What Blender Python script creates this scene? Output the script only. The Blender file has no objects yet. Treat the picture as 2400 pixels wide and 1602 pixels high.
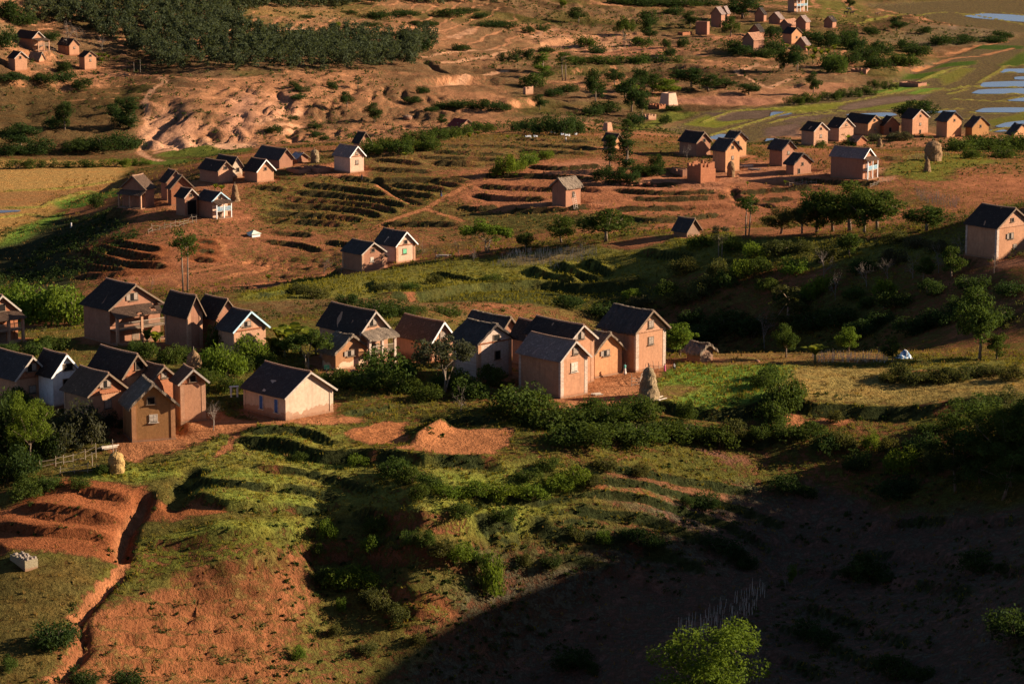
import bpy, bmesh, math, random
import numpy as np
from mathutils import Vector, Matrix

# ------------------------------------------------------------------ camera, sky, sun, exposure
scene = bpy.context.scene
COL = scene.collection
R = math.radians
FPX = 6667.0                     # focal length in photo pixels (2400 wide) = 100 mm on 36 mm
CAMZ = 93.0
PITCH = R(10.9)
cam_d = bpy.data.cameras.new('camera')
cam_d.lens = 100.0
cam_d.sensor_width = 36.0
cam_d.clip_start = 1.0
cam_d.clip_end = 12000.0
cam = bpy.data.objects.new('camera', cam_d)
COL.objects.link(cam)
cam.location = (0, 0, CAMZ)
cam.rotation_euler = (R(90) - PITCH, 0, 0)
scene.camera = cam

SUN_EL = R(20.0)
SUN_AZ = R(8.0)                 # angle of the sun behind the +X axis, towards +Y
sdir = Vector((math.cos(SUN_EL) * math.cos(SUN_AZ), math.cos(SUN_EL) * math.sin(SUN_AZ), math.sin(SUN_EL)))
world = bpy.data.worlds.new('World')
scene.world = world
world.use_nodes = True
wn = world.node_tree.nodes
bg = wn['Background']
sky = wn.new('ShaderNodeTexSky')
sky.sky_type = 'NISHITA'
sky.sun_disc = False
sky.sun_elevation = SUN_EL
sky.sun_rotation = math.atan2(sdir.x, sdir.y)
sky.altitude = 1300.0
sky.air_density = 0.6
sky.dust_density = 1.0
world.node_tree.links.new(sky.outputs[0], bg.inputs[0])
bg.inputs[1].default_value = 0.05
sun_d = bpy.data.lights.new('sun', 'SUN')
sun_d.energy = 5.0
sun_d.angle = R(0.5)
sun_d.color = (1.0, 0.80, 0.60)
sun = bpy.data.objects.new('sun', sun_d)
COL.objects.link(sun)
sun.rotation_euler = (-sdir).to_track_quat('-Z', 'Y').to_euler()
sun.location = (200, 300, 300)
vs = scene.view_settings
vs.view_transform = 'Standard'
vs.look = 'None'
vs.gamma = 1.0
vs.use_curve_mapping = False
vs.exposure = 1.25
scene.cycles.max_bounces = 6
scene.cycles.diffuse_bounces = 3
scene.cycles.transmission_bounces = 3
scene.cycles.transparent_max_bounces = 4

rng = np.random.default_rng(7)
random.seed(7)

# ------------------------------------------------------------------ helpers: numpy noise
_lat = {}
def _lattice(seed):
    if seed not in _lat:
        _lat[seed] = np.random.default_rng(seed).random((256, 256)).astype(np.float32)
    return _lat[seed]
def vnoise(x, y, scale, seed=1):
    L = _lattice(seed)
    x = np.asarray(x) * scale + 1000.37
    y = np.asarray(y) * scale + 2000.71
    xi = np.floor(x).astype(np.int64); yi = np.floor(y).astype(np.int64)
    fx = x - xi; fy = y - yi
    fx = fx * fx * (3 - 2 * fx); fy = fy * fy * (3 - 2 * fy)
    a = L[xi & 255, yi & 255]; b = L[(xi + 1) & 255, yi & 255]
    c = L[xi & 255, (yi + 1) & 255]; d = L[(xi + 1) & 255, (yi + 1) & 255]
    return (a * (1 - fx) + b * fx) * (1 - fy) + (c * (1 - fx) + d * fx) * fy
def fbm(x, y, scale, seed=1, oct=4):
    s = 0.0; amp = 0.5; tot = 0
    for k in range(oct):
        s = s + amp * vnoise(x, y, scale * 2 ** k, seed + k); tot += amp; amp *= 0.5
    return s / tot
def sstep(a, b, x):
    t = np.clip((x - a) / (b - a), 0, 1)
    return t * t * (3 - 2 * t)

# ------------------------------------------------------------------ camera rays
FWD = np.array([0, math.cos(PITCH), -math.sin(PITCH)])
UPV = np.array([0, math.sin(PITCH), math.cos(PITCH)])
def ray(u, v):
    d = FWD * FPX + np.array([1.0, 0, 0]) * (u - 1200) + UPV * (801 - v)
    return d / np.linalg.norm(d)
def onz(u, v, z):
    d = ray(u, v)
    t = (z - CAMZ) / d[2]
    return np.array([d[0] * t, d[1] * t, z])
# ------------------------------------------------------------------ the lie of the land: spot heights read off the photograph
CP = [
 # village plateau
 (100,960,22.5),(300,1034,21),(480,985,22),(700,990,22),(850,970,22),(1000,910,22.5),(1300,930,22),(1500,930,22),(1700,900,22.3),
 (1700,955,21.5),(2000,900,22.5),(2300,870,23),(2300,950,22),(1850,935,22),(50,810,23),(250,806,23),(450,805,23),(550,825,23),
 (850,860,22.5),(1100,885,22.5),(1450,870,22.5),(1600,845,22.5),(1900,832,22.4),(2200,828,22.6),(-150,900,22.5),(-150,1000,21),(2500,840,23.5),(2500,930,23),
 (1520,925,22),
 # behind the village and the gully
 (620,735,17),(800,705,15),(620,690,15),(1000,720,16),(450,700,14),(1250,720,10),(1400,700,8.5),(1550,760,7),(1700,790,6.5),(1700,740,9),(1700,690,12),
 (1900,790,9),(1900,720,12),(2100,800,13),(2100,740,14),(2300,800,17),(2350,720,19),(2350,660,20.5),
 # second spur
 (850,638,8),(950,614,8.5),(1200,600,11),(1400,570,13),(1600,560,14.5),(1800,560,16),(2000,570,18),(2340,607,21),(2500,610,23),
 (1200,660,9),(1400,655,9.5),(1550,640,11.5),(1700,630,14),(2000,640,16.5),(600,680,8),(700,655,5),
 # middle hill
 (1000,350,13),(1300,330,13),(700,352,11),(500,385,10),(1700,375,12),(2000,400,12),(2300,395,12),(820,405,10.8),(1550,400,11.5),(600,470,7.8),(1000,430,9.6),(1250,400,11),
 (300,485,7),(500,512,6.4),(800,500,6.2),(1300,484,8),(1100,560,5),(600,600,3),(300,600,3.2),(200,560,2.0),(150,600,.8),(100,600,-.8),(50,600,-2),(0,600,-3),(100,650,-2),(0,650,-4),(100,545,.1),(250,650,1.2),(450,650,2.2),
 (700,640,3),(900,560,4.5),(1600,545,8),(1500,500,8),(1800,470,9),(2100,480,10.5),(2300,450,11),(2500,420,11),
 # paddies on the left
 (0,450,0),(200,420,0),(0,540,0),(100,400,0),(280,405,0.3),(-150,500,0),(-150,620,0),(-150,400,0),(150,505,0.2),(240,500,3.2),
 # far plain on the right
 (1500,270,0),(1900,345,1.5),(1750,300,0.3),(2000,240,0),(2300,290,0),(2200,330,1.8),(2350,335,1.5),(2350,200,0),(2350,100,0),(2350,0,0),(2100,110,0.6),(2100,20,0.8),
 (2550,300,0),(2550,100,0),(2000,300,0.6),
 # behind the middle hill
 (1250,290,5),(900,332,9),(600,342,4),(400,375,0),(560,352,0.6),(1400,300,6),
 # far left hill
 (100,372,0.5),(100,300,4.5),(100,200,10),(100,165,13),(100,80,20),(100,0,28),(330,355,0.8),(500,340,2.2),(500,250,7.5),(500,165,12),(500,80,17),(500,10,22),
 (900,285,3),(900,220,6.5),(900,150,9),(900,50,13),(900,0,17),(-150,200,12),(-150,50,28),(-150,330,3),
 (1200,240,3.5),(1200,150,6),(1200,50,9),(1200,0,12),(1500,225,1.5),(1500,130,4),(1500,60,5.5),(1500,0,7),
 (1750,112,6),(1900,64,5.5),(1850,25,6),(1800,185,2),(1950,130,3),(1700,215,1),
 # front slope
 (600,1050,20.5),(100,1130,18.8),(350,1130,18.6),(600,1150,18.5),(900,1100,19.3),(1100,1070,20),(1250,1100,19),(1000,1200,17.2),(600,1250,16),(100,1250,16.5),
 (100,1400,13.5),(400,1350,12.8),(400,1500,9.5),(100,1600,9.5),(500,1600,6.5),(800,1400,8.5),(800,1290,12.8),(800,1600,4),(1200,1200,16.6),(1200,1300,11.5),(1200,1400,7.5),
 (1200,1500,4.5),(1200,1600,1.5),(1500,1050,19.3),(1500,1150,16.6),(1500,1250,13),(1500,1350,9),(1500,1500,6),(1600,1600,4),(1800,1050,18),(1800,1200,13),(1800,1350,8.5),
 (1800,1500,6),(1800,1600,5),(2100,1050,18.3),(2100,1200,14),(2100,1400,10),(2100,1600,8),(2350,1010,20),(2350,1150,17.5),(2350,1350,14.5),(2350,1600,12),
 (-150,1200,16),(-150,1500,11),(2550,1300,18),(2550,1550,16),
]
WP = [  # points outside the frame (x, y, z)
 (0,0,90),(-150,0,85),(150,0,95),(0,100,40),(-150,100,40),(150,100,55),(0,190,8),(-150,200,10),(150,190,30),
 (-160,340,20),(-200,450,4),(-160,450,6),(-260,700,0),(-300,900,14),(-300,1100,35),
 (-100,1300,38),(100,1400,15),(250,1300,1),(0,1700,40),(-300,1700,70),(300,1700,8),(-400,500,5),(-400,250,10),
 (330,1000,0),(330,700,3),(0,2400,80),(400,2400,60),(-400,2400,100),
 (0,435,9),(-60,450,9),(40,450,7),
]
pts = np.array([onz(*c) for c in CP] + [np.array(w, float) for w in WP])
SC = 100.0
PX = pts[:, 0] / SC * 1.3
PY = pts[:, 1] / SC
def tps(r2):
    return np.where(r2 > 1e-12, 0.5 * r2 * np.log(np.maximum(r2, 1e-12)), 0)
n = len(pts)
K = tps((PX[:, None] - PX[None]) ** 2 + (PY[:, None] - PY[None]) ** 2) + np.eye(n) * 0.002
P1 = np.stack([np.ones(n), PX, PY], 1)
A = np.zeros((n + 3, n + 3)); A[:n, :n] = K; A[:n, n:] = P1; A[n:, :n] = P1.T
sol = np.linalg.solve(A, np.concatenate([pts[:, 2], np.zeros(3)]))
cgx = np.arange(-460, 461, 5.0)
cgy = np.concatenate([np.arange(-40, 800, 5.0), np.arange(800, 2500, 12.0)])
GX, GY = np.meshgrid(cgx, cgy)
q = np.stack([GX.ravel() / SC * 1.3, GY.ravel() / SC], 1)
Zc = np.zeros(len(q))
for i0 in range(0, len(q), 4000):
    qq = q[i0:i0 + 4000]
    Kq = tps((qq[:, :1] - PX[None]) ** 2 + (qq[:, 1:] - PY[None]) ** 2)
    Zc[i0:i0 + 4000] = Kq @ sol[:n] + sol[n] + qq @ sol[n + 1:]
Zc = Zc.reshape(GX.shape)
# high ground outside the right edge of the frame (it shades the gullies late in the day)
def bump(x, y, cx, cy, sx, sy, h):
    return h * np.exp(-((x - cx) / sx) ** 2 - ((y - cy) / sy) ** 2)
HILLS = [(152, 305, 44, 38, 64), (165, 476, 46, 48, 57)]        # x, y, half widths, summit height
for cx_, cy_, sx_, sy_, top_ in HILLS:
    ib = np.unravel_index(np.argmin((GX - cx_) ** 2 + (GY - cy_) ** 2), GX.shape)
    Zc += bump(GX, GY, cx_, cy_, sx_, sy_, top_ - Zc[ib]) * (0.9 + 0.2 * fbm(GX, GY, .05, 71, 3))

def interp_matrix(c, x):
    """Catmull-Rom weights of positions x on a (possibly non-uniform) axis c, index space"""
    idx = np.interp(x, c, np.arange(len(c)))
    i = np.clip(np.floor(idx).astype(int), 1, len(c) - 3); t = idx - i
    W = np.zeros((len(x), len(c)), np.float32); r = np.arange(len(x))
    W[r, i - 1] += -0.5 * t + t * t - 0.5 * t ** 3
    W[r, i] += 1 - 2.5 * t * t + 1.5 * t ** 3
    W[r, i + 1] += 0.5 * t + 2 * t * t - 1.5 * t ** 3
    W[r, i + 2] += -0.5 * t * t + 0.5 * t ** 3
    return W

# ---- axes of the ground sheet (finer where the village is)
def axis(segs):
    out = [np.array([segs[0][0]])]
    for a, b, da, db in segs:
        pos = a; vals = []
        while pos < b - 1e-6:
            t = (pos - a) / (b - a); pos += da + (db - da) * t; vals.append(min(pos, b))
        out.append(np.array(vals))
    return np.unique(np.concatenate(out))
xpos = axis([(0, 72, 0.55, 0.55), (72, 235, 0.85, 1.6), (235, 450, 2, 16)])
xs = np.concatenate([-xpos[1:][::-1], xpos])
ys = axis([(-30, 190, 14, 5), (190, 240, 3, 0.6), (240, 284, 0.5, 0.5), (284, 326, 0.29, 0.29), (326, 400, 0.5, 0.6), (400, 470, 0.8, 0.8), (470, 512, 0.55, 0.55), (512, 545, 0.8, 0.8), (545, 665, 0.45, 0.45), (665, 700, 0.7, 0.8), (700, 760, 1.0, 1.4), (760, 1350, 1.6, 4.5), (1350, 2400, 8, 40)])
Z0 = (interp_matrix(cgy, ys) @ Zc.astype(np.float32)) @ interp_matrix(cgx, xs).T     # base ground, [iy, ix]
Zg = Z0.copy()
XX, YY = np.meshgrid(xs, ys)

def hsample(x, y, Z=None):
    Z = Zg if Z is None else Z
    ix = np.clip(np.searchsorted(xs, x) - 1, 0, len(xs) - 2); iy = np.clip(np.searchsorted(ys, y) - 1, 0, len(ys) - 2)
    fx = (x - xs[ix]) / (xs[ix + 1] - xs[ix]); fy = (y - ys[iy]) / (ys[iy + 1] - ys[iy])
    return (Z[iy, ix] * (1 - fx) + Z[iy, ix + 1] * fx) * (1 - fy) + (Z[iy + 1, ix] * (1 - fx) + Z[iy + 1, ix + 1] * fx) * fy
TT = np.concatenate([np.arange(215, 700, 0.35), np.arange(700, 2300, 1.0)])
def place(u, v, Z=None, tmin=0):
    """where the line of sight through photo pixel (u, v) meets the ground"""
    d = ray(u, v)
    tt = TT[TT > tmin]
    px, py, pz = d[0] * tt, d[1] * tt, CAMZ + d[2] * tt
    h = hsample(px, py, Z) - pz
    k = np.argmax(h > 0)
    if h[k] <= 0: k = len(tt) - 1
    if k > 0:
        w = h[k - 1] / (h[k - 1] - h[k]); t = tt[k - 1] + w * (tt[k] - tt[k - 1])
    else: t = tt[0]
    return np.array([d[0] * t, d[1] * t, hsample(d[0] * t, d[1] * t, Z)])
def depth(p):
    return float(np.dot(np.asarray(p) - np.array([0, 0, CAMZ]), FWD))
def pxm(p):                       # photo pixels per metre at p
    return FPX / depth(p)
def spline(P, step):
    P = np.asarray(P, float); out = []
    n = len(P)
    for i in range(n - 1):
        p0 = P[max(i - 1, 0)]; p1 = P[i]; p2 = P[i + 1]; p3 = P[min(i + 2, n - 1)]
        m = max(2, int(np.linalg.norm(p2 - p1) / step))
        for k in range(m):
            t = k / m
            out.append(0.5 * ((2 * p1) + (-p0 + p2) * t + (2 * p0 - 5 * p1 + 4 * p2 - p3) * t * t + (-p0 + 3 * p1 - 3 * p2 + p3) * t ** 3))
    out.append(P[-1]); return np.array(out)
def world_line(pl, step=3.0, Z=None):
    return spline(np.array([place(u, v, Z0 if Z is None else Z)[:2] for u, v in pl]), step)
def polydist(X, Y, W):
    """signed distance (+ = left of travel, away from the camera for left-to-right lines), arc position, total length"""
    best = np.full(X.shape, 1e9); sgn = np.zeros(X.shape); arc = np.zeros(X.shape); s0 = 0.0
    for i in range(len(W) - 1):
        ax, ay = W[i]; dx, dy = W[i + 1] - W[i]; L = math.hypot(dx, dy)
        if L < 1e-6: continue
        tr = ((X - ax) * dx + (Y - ay) * dy) / L / L
        t = np.clip(tr, 0, 1)
        ex = X - ax - t * dx; ey = Y - ay - t * dy
        d = np.hypot(ex, ey); m = d < best
        best = np.where(m, d, best); sgn = np.where(m, np.sign(dx * (Y - ay) - dy * (X - ax)), sgn); arc = np.where(m, s0 + t * L, arc)
        s0 += L
    return best * sgn, arc, s0
def win(x0, x1, y0, y1):
    return slice(np.searchsorted(ys, y0), np.searchsorted(ys, y1)), slice(np.searchsorted(xs, x0), np.searchsorted(xs, x1))
def terrace(pl, h, L=5.0, w=0.8, end=3.0):
    W = world_line(pl)
    sl = win(W[:, 0].min() - L, W[:, 0].max() + L, W[:, 1].min() - L, W[:, 1].max() + L)
    if XX[sl].size == 0: return W
    # a bank can only be as high as the fall of the ground across its treads
    tx = np.gradient(W[:, 0]); ty = np.gradient(W[:, 1]); ln = np.hypot(tx, ty) + 1e-9; nx, ny = -ty / ln, tx / ln
    fall = np.mean(hsample(W[:, 0] + nx * 8, W[:, 1] + ny * 8, Z0) - hsample(W[:, 0] - nx * 8, W[:, 1] - ny * 8, Z0)) / 16
    if W[:, 1].mean() < 400: L = 3.2 if h < 1.8 else 4.4; h = h * .64
    elif W[:, 1].mean() < 720: L = min(L, 2.8) if h < 1.7 else L; h = h * (1.1 if h < 1.7 else .9)
    sl = win(W[:, 0].min() - L, W[:, 0].max() + L, W[:, 1].min() - L, W[:, 1].max() + L)
    X, Y = XX[sl], YY[sl]
    wob = (fbm(X, Y, 0.12, 31, 3) - 0.5) * 2.0
    s, arc, tot = polydist(X, Y, W)
    e = np.minimum(sstep(0, end, arc), sstep(0, end, tot - arc))
    sp = s + wob * 0.5
    ww = w * (0.8 + 0.4 * vnoise(X, Y, 0.2, 5))
    up = np.clip(1 - np.abs(s) / L, 0, 1)
    f = np.clip(sp / (ww * 0.5), -1, 1)
    Zg[sl] += (h * 0.5 * f * up * e).astype(np.float32)
    return W
def ridge(pl, h, w, Wd=None, end=2.0):
    W = world_line(pl) if Wd is None else Wd
    M = w * 3
    sl = win(W[:, 0].min() - M, W[:, 0].max() + M, W[:, 1].min() - M, W[:, 1].max() + M)
    X, Y = XX[sl], YY[sl]
    if X.size == 0: return W
    s, arc, tot = polydist(X, Y, W)
    e = np.minimum(sstep(0, end, arc), sstep(0, end, tot - arc))
    Zg[sl] += (h * np.exp(-(s / w) ** 2) * e).astype(np.float32)
    return W

def inpoly(X, Y, P):
    inside = np.zeros(X.shape, bool); n = len(P)
    for i in range(n):
        x1, y1 = P[i]; x2, y2 = P[(i + 1) % n]
        if y1 == y2: continue
        c = ((y1 > Y) != (y2 > Y)) & (X < (x2 - x1) * (Y - y1) / (y2 - y1) + x1)
        inside ^= c
    return inside
def polymask(pix, soft=1.5, rag=1.5, Z=None):
    """soft-edged, ragged mask of a parcel outlined in the photograph, laid on the ground; returns window and weights"""
    P = np.array([place(u, v, Z0 if Z is None else Z)[:2] for u, v in pix])
    m = soft + rag * 2
    sl = win(P[:, 0].min() - m, P[:, 0].max() + m, P[:, 1].min() - m, P[:, 1].max() + m)
    X, Y = XX[sl], YY[sl]
    if X.size == 0: return sl, np.zeros(X.shape)
    s, _, _ = polydist(X, Y, np.vstack([P, P[:1]]))
    d = np.abs(s) * np.where(inpoly(X, Y, P), 1, -1) + (fbm(X, Y, 0.5 / max(rag, .3), 77, 3) - 0.5) * 2 * rag
    return sl, sstep(-soft, soft, d)
# ------------------------------------------------------------------ paddies are dead flat
PADDY = [
 [(1560,300),(1640,262),(1800,250),(1960,215),(2080,190),(2160,150),(2300,110),(2420,80),(2420,325),(2300,305),(2000,280),(1870,300),(1760,335),(1640,322)],
 [(2020,8),(2420,-20),(2420,78),(2250,60)],
 [(-40,372),(300,378),(300,400),(275,440),(200,455),(120,500),(0,560),(-40,570)],
]
for pp in PADDY:
    sl, m = polymask(pp, 3, 1)
    Zg[sl] = Zg[sl] * (1 - m) + 0.0 * m
Z0 = Zg.copy()
# ------------------------------------------------------------------ terraces (top edge of each bank, left to right in the photograph; height, tread, width)
TERR = [
 # ploughed plots lower left
 ([(153,1145),(204,1150),(255,1160),(317,1173)],1.0,4),([(20,1190),(153,1200),(306,1221)],0.9,4),([(51,1203),(154,1208),(269,1219)],0.8,3),
 ([(-20,1228),(64,1242),(154,1250),(280,1258)],1.1,4),([(-30,1278),(40,1296)],1.0,4),
 # grass terraces below the village
 ([(560,1020),(600,1017),(689,1009),(743,1025),(763,1037),(815,1046)],1.6,4),
 ([(540,1030),(600,1033),(680,1048),(750,1072),(830,1070),(900,1068),(1000,1078),(1110,1080),(1190,1086)],2.2,6),
 ([(560,1092),(615,1096),(690,1106),(753,1117),(830,1135),(900,1150)],1.2,4),
 ([(400,1120),(472,1127),(540,1133),(600,1140),(702,1147),(817,1158)],1.2,4),
 ([(444,1150),(485,1170),(536,1186),(600,1190),(677,1193),(780,1191)],1.5,5),
 ([(930,1096),(980,1108),(1030,1130)],1.2,4),
 ([(1004,1145),(1085,1155),(1200,1168),(1290,1180)],1.6,5),
 ([(820,1196),(907,1218),(985,1226),(1061,1223),(1138,1219),(1200,1218),(1290,1216)],3.0,6),
 ([(310,1269),(460,1266),(600,1255),(700,1249),(765,1240)],1.4,5),
 ([(690,1280),(780,1287),(843,1295),(908,1303),(985,1305),(1087,1313),(1150,1308)],2.8,6),
 ([(366,1374),(435,1349),(512,1331),(590,1328),(690,1300)],2.0,5),
 ([(250,1440),(350,1425),(430,1425),(560,1415),(640,1430)],1.5,4),([(240,1490),(360,1500),(500,1490),(620,1500)],1.6,4),([(200,1545),(330,1550),(500,1560),(620,1570)],1.6,4),([(300,1398),(400,1392),(520,1376),(640,1370)],1.6,4),([(230,1466),(330,1462),(420,1456),(540,1452)],1.3,4),([(260,1522),(400,1526),(560,1522)],1.4,4),
 ([(880,1385),(980,1400),(1080,1420),(1130,1440)],1.4,4),([(900,1425),(980,1440),(1060,1455)],1.3,4),([(930,1465),(1000,1475),(1060,1490)],1.4,4),
 # shaded terraces on the right
 ([(1400,1098),(1430,1104),(1532,1114),(1609,1129),(1685,1142),(1780,1150)],1.2,4),([(1390,1133),(1470,1130),(1560,1150),(1680,1180),(1780,1210),(1860,1240)],1.2,4),
 ([(1370,1165),(1450,1160),(1560,1185),(1700,1230),(1780,1270),(1830,1310)],1.2,4),([(1330,1200),(1450,1210),(1600,1245),(1720,1295),(1790,1350)],1.3,4),
 ([(1240,1240),(1400,1260),(1560,1300),(1680,1350)],1.3,4),([(1180,1290),(1330,1310),(1480,1350),(1600,1400)],1.3,4),
 ([(2000,1240),(2150,1222),(2300,1226),(2420,1222)],1.2,4),([(1980,1300),(2120,1300),(2300,1330),(2420,1345)],1.2,4),([(1850,1330),(2000,1345),(2150,1375),(2300,1390)],1.2,4),
 ([(1870,1410),(1960,1445),(2070,1490),(2150,1510)],1.2,4),([(1800,1460),(1900,1490),(2010,1545),(2100,1580)],1.2,4),([(1760,1520),(1850,1550),(1950,1600)],1.2,4),
 # plateau edge right of the village
 ([(1180,962),(1240,975),(1330,992),(1450,1004),(1560,1004),(1700,1018),(1830,1030)],2.6,6),
 ([(1520,940),(1600,962),(1680,974),(1760,962),(1840,935),(1900,955),(2000,965),(2120,970),(2240,955),(2380,935)],2.0,5),
 ([(780,975),(860,965),(950,945)],1.2,4),([(960,985),(1060,985),(1190,980)],1.6,4),
 # second spur
 ([(1238,625),(1277,648),(1328,660),(1366,666)],1.6,4),([(1302,614),(1340,637),(1379,655),(1417,659)],1.6,4),([(1366,609),(1404,630),(1430,643),(1448,641)],1.6,4),
 ([(899,696),(1009,694),(1085,678),(1200,673),(1277,668),(1353,676),(1455,671),(1520,650)],2.0,6),([(1000,640),(1060,650),(1130,662)],1.2,4),([(1500,585),(1560,600),(1640,600)],1.4,5),
 ([(870,660),(890,690)],1.0,3),([(560,700),(640,690),(700,684)],1.0,4),
 # middle hill
 ([(590,440),(640,442),(684,446)],1.1,4),([(702,433),(804,441),(914,455)],1.3,5),([(684,451),(779,457),(894,471),(955,484)],1.3,5),([(659,465),(779,474),(881,484),(935,500)],1.2,4),
 ([(636,480),(728,484),(830,492),(899,510)],1.3,4),([(608,500),(728,505),(866,516)],1.3,4),([(600,516),(702,520),(815,528)],1.3,4),([(623,546),(689,548),(748,552)],1.1,4),
 ([(906,432),(983,438),(1057,446)],1.2,4),([(927,449),(983,456),(1029,461)],1.2,4),([(784,415),(881,423),(998,422),(1111,424)],1.1,5),([(1009,423),(1085,436)],1.1,4),
 ([(881,525),(983,526),(1083,525)],1.2,5),([(760,565),(830,575),(890,572)],1.0,4),([(600,565),(680,570),(760,590)],1.0,4),
 ([(263,563),(306,576),(383,589)],1.3,4),([(225,576),(281,592),(332,602),(391,604)],1.3,4),([(189,586),(230,602),(268,617),(319,620),(400,625)],1.4,4),([(186,627),(255,630),(304,630)],1.2,4),
 ([(186,645),(230,648),(319,638)],1.2,4),([(452,566),(521,570)],1.1,4),([(452,589),(519,590)],1.1,4),([(440,605),(520,612)],1.1,4),
 ([(1400,425),(1480,432),(1600,434),(1700,430)],1.0,4),([(1430,446),(1560,452),(1690,450)],1.1,4),([(1470,466),(1600,466),(1720,460)],1.1,4),([(1430,492),(1560,488),(1730,482)],1.2,4),([(1440,507),(1540,517),(1700,500)],1.2,4),
 ([(1180,497),(1300,492),(1420,482)],1.4,4),([(1100,455),(1200,466),(1290,466)],1.2,4),([(1110,436),(1250,442),(1420,446)],1.1,4),([(1120,412),(1250,412),(1400,420)],1.1,4),([(1720,452),(1800,446),(1930,436)],1.1,4),([(1710,476),(1800,470),(1880,462)],1.1,4),
 ([(1070,484),(1120,490),(1180,482)],1.2,4),([(1850,420),(1960,428),(2080,430)],1.2,4),([(2050,372),(2130,370),(2230,362)],1.4,4),
 ([(866,373),(932,378),(998,386)],1.0,4),([(1030,345),(1100,343),(1250,345)],0.9,4),([(1000,356),(1100,360),(1200,362)],0.9,4),([(965,368),(1080,372),(1200,375)],0.9,4),([(1005,382),(1060,385),(1130,384)],1.6,4),
 ([(1200,327),(1300,330),(1400,333)],0.9,4),([(1200,341),(1300,343),(1400,347)],0.9,4),([(1200,352),(1280,356),(1390,360)],0.9,4),([(1230,388),(1320,394),(1420,387)],1.1,4),([(860,395),(930,400),(1020,402)],1.0,4),
 # far slopes
 ([(-20,195),(90,198),(190,200)],2.0,9),([(-20,225),(80,232),(170,236)],2.0,9),([(60,262),(150,262),(240,252)],2.0,9),([(100,330),(200,338),(320,330)],2.0,9),([(0,352),(120,356),(300,354)],1.5,9),
 ([(960,195),(1060,188),(1150,190),(1210,198)],3.0,10),([(1290,150),(1400,140),(1500,136),(1600,142)],2.0,12),([(1240,110),(1330,95),(1420,85)],1.5,12),([(1300,170),(1440,162),(1560,160),(1680,168)],2.5,12),
 ([(1180,250),(1260,240),(1330,245)],3.0,10),([(1400,190),(1500,180),(1650,178)],2.5,10),([(1980,175),(2100,168),(2200,140)],1.4,8),
 ([(1690,90),(1780,100),(1860,108)],1.2,10),([(1600,62),(1700,72),(1800,78)],1.2,10),([(1900,140),(2000,150),(2060,160)],1.5,10),([(1840,195),(1900,205),(1960,200)],1.4,8),
]
for t in TERR:
    plough = max(q[0] for q in t[0]) < 330 and t[0][0][1] > 1100
    terrace(t[0], t[1] * (1.5 if plough else 1), t[2], (0.22 if t[0][0][1] > 800 else 0.45) if t[2] < 7 else 2.2, 3.0 if t[2] < 7 else 8.0)
# ------------------------------------------------------------------ eroded faces and gullies
def erode(pix, amp, sx, sy, seed, sharp=2.0):
    sl, m = polymask(pix, 5, 3)
    X, Y = XX[sl], YY[sl]
    wx = X + (fbm(X, Y, 0.05, seed + 9, 3) - 0.5) * 14
    nz = 1 - np.abs(2 * vnoise(wx * sx, Y * sy, 1.0, seed) - 1); n2 = 1 - np.abs(2 * vnoise(wx * sx * 2.6, Y * sy * 2.4, 1.0, seed + 1) - 1); n3 = 1 - np.abs(2 * vnoise(wx * sx * 5, Y * sy * 5, 1.0, seed + 2) - 1)
    Zg[sl] -= (amp * m * (.75 * nz ** (sharp * 2) + .5 * n2 ** (sharp * 2) + .25 * n3 ** 3)).astype(np.float32)
erode([(325,350),(330,255),(400,235),(480,260),(520,330),(430,345)], 2.6, 0.16, 0.03, 41)
erode([(480,330),(500,210),(600,190),(700,230),(660,300),(560,335)], 1.8, 0.12, 0.03, 43)
erode([(600,330),(740,210),(900,200),(1100,230),(1180,250),(1000,290),(820,325)], 1.6, 0.1, 0.05, 45)
erode([(130,1602),(210,1440),(430,1370),(560,1320),(690,1300),(700,1420),(680,1602)], .55, 0.7, 0.3, 47)
erode([(760,1245),(900,1225),(1240,1220),(1230,1290),(800,1285)], 1.2, 0.5, 0.1, 49)
erode([(0,300),(60,180),(300,190),(330,260),(320,330),(60,340)], 1.4, 0.08, 0.06, 51)
erode([(600,640),(560,600),(800,590),(790,650),(620,680)], 0.9, 0.25, 0.25, 53)
# ditches and gullies cut along lines
def cut(pl, dep, w):
    return ridge(pl, -dep, w)
cut([(345,1145),(330,1190),(300,1230),(285,1290),(300,1325)], 1.6, 0.8)
cut([(300,1325),(245,1380),(190,1440),(195,1480),(195,1510),(160,1560),(120,1600)], 1.0, 0.6)
cut([(470,1090),(430,1130),(410,1180),(380,1200)], 1.2, 1.2)
cut([(870,415),(915,445),(960,470),(985,482)], 0.8, 0.7)
cut([(990,140),(1030,165),(1050,175)], 1.5, 1.2)
cut([(1715,438),(1735,470),(1790,478),(1815,490)], 1.0, 0.8)
ridge([(1020,985),(1035,1000),(990,1030),(960,1050)], 1.2, 1.0)      # bank above the bare plot
# farmed contours on the far slopes and in the shaded hollow: small steps
ph = Z0 / 1.1 + fbm(XX, YY, .02, 151, 3) * 3.0; fr = ph - np.floor(ph)
stepm = (sstep(745, 800, YY) * sstep(.6, 1.6, Z0) * sstep(.42, .55, fbm(XX, YY, .012, 155, 2)) * .9 + sstep(.0, 8, XX + (YY - 300) * .3) * sstep(335, 315, YY) * .8 + sstep(-4, -12, XX) * sstep(296, 287, YY) * 1.1)
Zg -= (stepm * (sstep(0, .82, fr) * .82 - fr + .18 * sstep(.82, 1, fr)) * -1.0).astype(np.float32)
bank = sstep(.8, .9, fr) * np.clip(stepm, 0, 1)
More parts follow.
